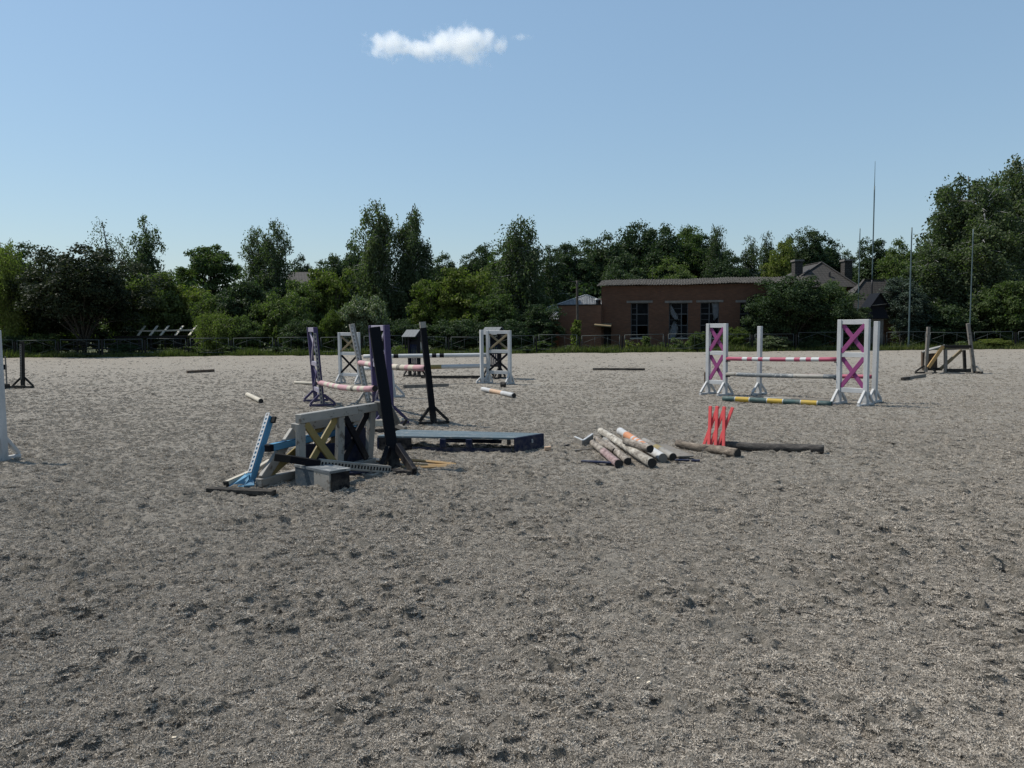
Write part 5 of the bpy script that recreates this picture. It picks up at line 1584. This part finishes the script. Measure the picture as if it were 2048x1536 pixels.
# honey-coloured slats
YS = 'honey-coloured slats lying by the black post'
for i, (a, b, lab) in enumerate(((gp(760, 919, .05), gp(912, 929, .025), 'back honey-coloured slat of the fan lying by the black post'), (gp(770, 926, .035), gp(911, 930.5, .02), 'middle honey-coloured slat of the fan lying by the black post'), (gp(775, 933, .03), gp(909, 932, .015), 'front honey-coloured slat of the fan lying by the black post'))):
    o = pole(None, 'slat', a, b, .018, [(1, 'fresh_wood')], 'fresh_wood', sides=4, sag=-.015 if i == 0 else .01, smooth=False)
    tag(o, lab, 'slat', YS)
plank('peach-coloured board lying behind the black leaning post', gp(735, 919, .02), gp(782, 921, .02), .14, .02, 'peach')
# fallen forked stand behind
fs = thing('fallen_stand', 'fallen grey stand with forked feet lying behind the black leaning post', 'stand', gp(770, 858), FG)
fa, fb = at(690, 846, 12.0), at(796, 846, 11.9)
beam(fs, 'post', fa, fb, .07, .10, 'grey_wood', splits=[(.42, 'grey_wood'), (.74, 'cream'), (1, 'grey_wood')])
beam(fs, 'foot_brace', fb + V((-.05, 0, .0)), at(806, 838, 11.8), .05, .05, 'cream')
beam(fs, 'foot_brace', fb + V((-.05, -.03, -.02)), at(812, 858, 11.7), .06, .07, 'grey_wood')
beam(fs, 'foot_brace', at(806, 850, 11.75), at(814, 839, 11.75), .04, .04, 'dark_wood')
prism(fs, 'foot_board', [at(783, 829, 12.05), at(792, 830, 12.05), at(796, 838, 12.05), at(792, 845, 12.05), at(780, 845, 12.05)], .04, 'grey_wood')
beam(fs, 'foot_sill', gp(738, 862, .03), gp(812, 857, .03), .06, .05, 'dark_wood')

# --- purple oxer
PJ = 'pieces of the purple jump'
wing('jump_wing', 'narrow purple and lilac wing leaning left, seen almost edge-on', gp(632, 803), gp(645.5, 812.5), 1.64, 'purple', 'lilac', 'lilac', 'purple', PJ, lean=V((-.07, 0, 0)), zmid=.86, half=.27, bh=.24, foot_mat='purple')
pt0 = gp(645.5, 812.5)
root = [o for o in bpy.data.objects if o.name == 'jump_wing.002'][0]
track(root, pt0 + V((-.005, -.052, .05)), pt0 + V((-.11, -.052, 1.52)), .055, 'white_old', (.1, -1, 0), 18)
A_, B_ = gp(753, 836.5), gp(783, 849)
w_p = wing('jump_wing', 'purple wing with lilac crosses standing behind the black leaning post', A_, B_, 1.66, 'purple', 'lilac', 'lilac', 'lilac', PJ, lean=V((-.03, 0, 0)), half=.30, foot_mat='purple', pw=.095)[0]
pq = gp(738, 811)
sp = single('jump_post', 'weathered white post with punched track leaning left behind the fallen wing', pq, 1.70, 'white_old', (.88, .47), PJ, lean=V((-.19, 0, 0)), half=.28, pw=.10)
track(sp, pq + V((-.01, -.058, .10)), pq + V((-.31, -.058, 1.64)), .06, 'white', (0, -1, 0), 20)
pk = gp(868, 849)
bkp = single('jump_post', 'black post with a worn white top and A-foot beside the striped pink pole', pk, 1.71, 'black', (.93, .30), PJ, lean=V((-.095, 0, 0)), half=.26, bh=.28, pw=.095, foot_mat='dark_wood', splits=[(.94, 'black'), (1, 'white_old')])
beam(bkp, 'worn_edge', pk + V((-.053, -.03, .3)), pk + V((-.053 - .095 * 1.3, -.03, 1.6)), .008, .04, 'white_old', bev=0)
ps = [(.9, 'pink'), (.45, 'cream'), (.3, 'pink'), (.45, 'cream'), (.3, 'pink'), (.45, 'cream'), (1.2, 'pink'), (.45, 'cream'), (.35, 'grey_wood'), (.45, 'cream'), (.35, 'pink'), (.45, 'cream'), (1.0, 'pink')]
bar('sagging pink and white striped pole, lower rail between the purple wings', at(640, 765, 15.95), at(750, 777, 13.3), .055, stripes(ps), PJ, sag=.05)
bar('pink and white striped pole, upper rail ending at the black post', at(720, 725.5, 15.95), at(853, 736, 12.75), .055, stripes(ps), PJ, sag=.03)
wl = gp(788, 795)
single('jump_post', 'white post with flared foot hidden behind the purple wing', wl, 1.55, 'white', (.9, .4), PJ, lean=V((-.09, 0, 0)), half=.26, bh=.30)

# --- white post-and-rail jump
WJ = 'pieces of the white post-and-rail jump'
wd = V((.85, -.52, 0)).normalized()
lw_r = gp(719, 768.5); rw_l = gp(977, 767)
wing('jump_wing', 'left white wing with a tan cross over a black cross', lw_r - wd * .74, lw_r, 1.50, 'white', 'white', 'tan', 'black', WJ, half=.20, bh=.26, zbot=.27, pw=.085)
wing('jump_wing', 'right white wing with a tan cross over a black cross', rw_l, rw_l + wd * .72, 1.52, 'white', 'white', 'tan', 'black', WJ, half=.22, bh=.28, zbot=.33, pw=.085)
wq = gp(964, 768)
single('jump_post', 'white post just left of the right white wing with tan cross', wq, 1.54, 'white', (.85, .4), WJ, half=.18, bh=.18)
bar('white pole with two pairs of black bands, top rail of the post-and-rail jump', at(727, 713, 22.0), at(976, 710, 22.1), .06, stripes([(1.3, 'white'), (.28, 'black'), (.12, 'white'), (.28, 'black'), (1.9, 'white'), (.25, 'black'), (.18, 'white'), (.25, 'black'), (2.5, 'white')]), WJ)
bar('white pole with a mustard band, middle rail of the post-and-rail jump', at(727, 737, 22.0), at(976, 731.5, 22.1), .062, stripes([(2.6, 'white'), (.45, 'white'), (.15, 'brown_wood'), (.15, 'white'), (1.0, 'mustard'), (2.6, 'white')]), WJ)
# --- little roofed stands
RS = 'little roofed black stands'
def roofed(label, base_px, base_py, W, H, roofmat):
    c = gp(base_px, base_py)
    d = V((.80, -.60, 0)).normalized(); n = V((-d.y, d.x, 0))
    A, B = c - d * W / 2, c + d * W / 2
    root = thing('roofed_stand', label, 'jump stand', c, RS)
    for p in (A, B):
        beam(root, 'post', p, flat(p, H), .09, .09, 'black', up=n)
        foot(root, p, n, .30, .34, 'black')
    for k in range(5):
        p = A.lerp(B, (k + 1) / 6)
        beam(root, 'slat', flat(p, .42), flat(p, 1.10), .022, .045, 'navy', up=d)
    for z in (1.12, .40):
        beam(root, 'rail', flat(A, z) + d * .046, flat(B, z) - d * .046, .04, .06 if z < 1 else .10, 'black')
    prism(root, 'upper_panel', [flat(A, 1.0) + d * .05 + n * .03, flat(B, 1.0) - d * .05 + n * .03, flat(B, H - .1) - d * .05 + n * .03, flat(A, H - .1) + d * .05 + n * .03], .02, 'black')
    rz = H + .21
    A2, B2 = A - d * .10, B + d * .10
    for s in (-1, 1):
        for k in range(4):
            a, b = A2.lerp(B2, k / 4 + .004), A2.lerp(B2, (k + 1) / 4 - .004)
            prism(root, 'roof_board', [flat(a + n * s * .26, H - .02), flat(b + n * s * .26, H - .02), flat(b + n * s * .012, rz), flat(a + n * s * .012, rz)], .022, roofmat)
    for p in (A2 + d * .03, B2 - d * .03):
        prism(root, 'gable', [flat(p - n * .24, H - .02), flat(p + n * .24, H - .02), flat(p, rz - .02)], .02, 'black')
    return root
roofed('left black stand with a small grey gable roof and vertical slats', 829, 753, .42, 1.34, 'box_blue')
roofed('right black stand with a small gable roof, half hidden by the white wing', 988, 757, .46, 1.40, 'box_blue')
plank('dark rail lying on the sand between the two roofed stands', gp(842, 754, .05), gp(978, 754, .05), .07, .09, 'dark_wood')
# --- poles lying about
LP = 'single poles lying on the sand'
bar('short white round pole with a dark end lying alone on the left sand', gp(495, 789, .055), gp(522, 802, .055), .052, [(1, 'cream')], LP, rough=.02)
bar('thin pale pole on the sand left of the purple wing', gp(590, 765, .045), gp(634, 767, .045), .045, [(1, 'cream')], LP)
bar('white pole with an orange middle lying on the sand by the right white wing', gp(965, 778, .06), gp(1028, 791, .06), .056, stripes([(.3, 'white'), (.35, 'peach'), (.35, 'white')]), LP)
plank('dark flat rail on the sand near the far fence at left', gp(374, 744, .05), gp(428, 741, .05), .10, .10, 'brown_wood')
plank('grey board on the sand between the striped pink pole and the roofed stand', gp(806, 773, .05), gp(897, 770, .05), .09, .09, 'grey_wood')
plank('thin dark rail on the sand in front of the brick hall', gp(1186, 738, .04), gp(1290, 738.5, .04), .10, .07, 'dark_wood')
o = log('dark lump of wood at the foot of the right white wing', gp(1001, 769, .06), gp(1012, 769, .06), .07, 'bark_dark', name='wood_lump', rough=.2, wander=.01)
# --- left edge
le = gp(6, 922)
wing('jump_wing', 'white wing cut by the left edge of the picture', le - V((.55, -.15, 0)), le, 1.62, 'white', 'white', 'white', 'white', None, half=.24, bh=.28, pw=.09)
bl_ = gp(46, 776)
r_ = single('jump_post', 'dark weathered post with A-foot standing near the left edge', bl_, 1.32, 'dark_wood', (1, .1), None, half=.30, bh=.30, lean=V((.035, 0, 0)))
track(r_, bl_ + V((-.01, -.052, .25)), bl_ + V((.032, -.052, 1.25)), .05, 'grey_wood', (0, -1, 0), 14)
hs = gp(12, 778)
hh = thing('dark_hurdle', 'dark low hurdle half hidden behind the white wing at the left edge', 'hurdle', hs)
beam(hh, 'upright', hs + V((.03, 0, 0)), hs + V((.03, 0, .92)), .03, .03, 'grey_wood')
beam(hh, 'block', hs + V((-.25, 0, .62)), hs + V((.02, 0, .62)), .12, .14, 'black')
beam(hh, 'base_block', hs + V((-.3, 0, .07)), hs + V((.06, 0, .07)), .2, .14, 'dark_wood')
beam(hh, 'base_rail', hs + V((.0, .1, .05)), hs + V((.4, .2, .05)), .07, .06, 'dark_wood')
# --- timber frame obstacle on the right
tf0 = gp(1891, 747)
Yt = tf0.y
tf = thing('timber_frame', 'weathered timber frame obstacle with diagonal braces at far right', 'obstacle', gp(1892, 747))
def tb_(nm, a, b, w, h, mat, Y0=0.0, Y1=0.0, **k):
    return beam(tf, nm, at(a[0], a[1], Yt + Y0), at(b[0], b[1], Yt + Y1), w, h, mat, **k)
tb_('leg', (1891, 699), (1891, 747), .09, .08, 'grey_wood'); tb_('leg', (1928, 700), (1930, 744), .08, .08, 'dark_wood', .35, .35)
tb_('top_rail', (1886, 693), (1941, 693), .12, .09, 'dark_wood'); tb_('lower_rail', (1889, 699), (1938, 696), .05, .06, 'grey_wood', .03, .03)
tb_('bottom_rail', (1892, 741), (1941, 741), .10, .11, 'dark_wood'); tb_('bottom_rail', (1845, 738), (1884, 738), .10, .09, 'dark_wood', .6, .5)
tb_('diagonal_brace', (1886, 692), (1857, 735), .05, .11, 'fresh_wood', -.06, -.02, up=(1, 0, .4)); tb_('diagonal_brace', (1923, 700), (1881, 738), .05, .10, 'tan', .2, .3, up=(1, 0, .4))
tb_('rear_post', (1846, 703), (1846, 738), .09, .09, 'brown_wood', .5, .5)
prism(tf, 'back_panel', [at(1850, 708, Yt + .55), at(1874, 706, Yt + .55), at(1874, 738, Yt + .55), at(1850, 738, Yt + .55)], .04, 'brown_wood')
prism(tf, 'sloping_board', [at(1844, 705, Yt + .2), at(1886, 693, Yt - .02), at(1890, 690, Yt + .6), at(1852, 699, Yt + .8)], .035, 'white_old')
TP = 'posts leaning at the timber frame'
lp = gp(1851, 747); lpl = at(1857, 654, lp.y)
s1 = thing('jump_post', 'grey weathered post with A-foot at the left end of the timber frame', 'jump post', lp, TP)
beam(s1, 'post', lp, lpl, .09, .09, 'grey_wood'); foot(s1, lp, (1, -.15, 0), .33, .26, 'dark_wood')
beam(s1, 'foot_sill', lp + V((0, -.45, .03)), lp + V((0, .3, .03)), .07, .05, 'grey_wood')
rp = gp(1949, 746); rpl = at(1936, 647, rp.y)
s2 = thing('jump_post', 'pale grey post leaning left at the right end of the timber frame', 'jump post', rp, TP)
beam(s2, 'post', rp, rpl, .10, .08, 'grey_wood'); foot(s2, rp, (.5, -.85, 0), .26, .22, 'white_old')
beam(s2, 'foot_sill', rp + V((0, 0, .035)), gp(1964, 745.5, .035), .07, .06, 'dark_wood')
plank('bent grey board on the sand left of the timber frame', gp(1805, 758, .05), gp(1849, 750, .05), .10, .08, 'grey_wood', splits=[(.25, 'dark_wood'), (1, 'grey_wood')])
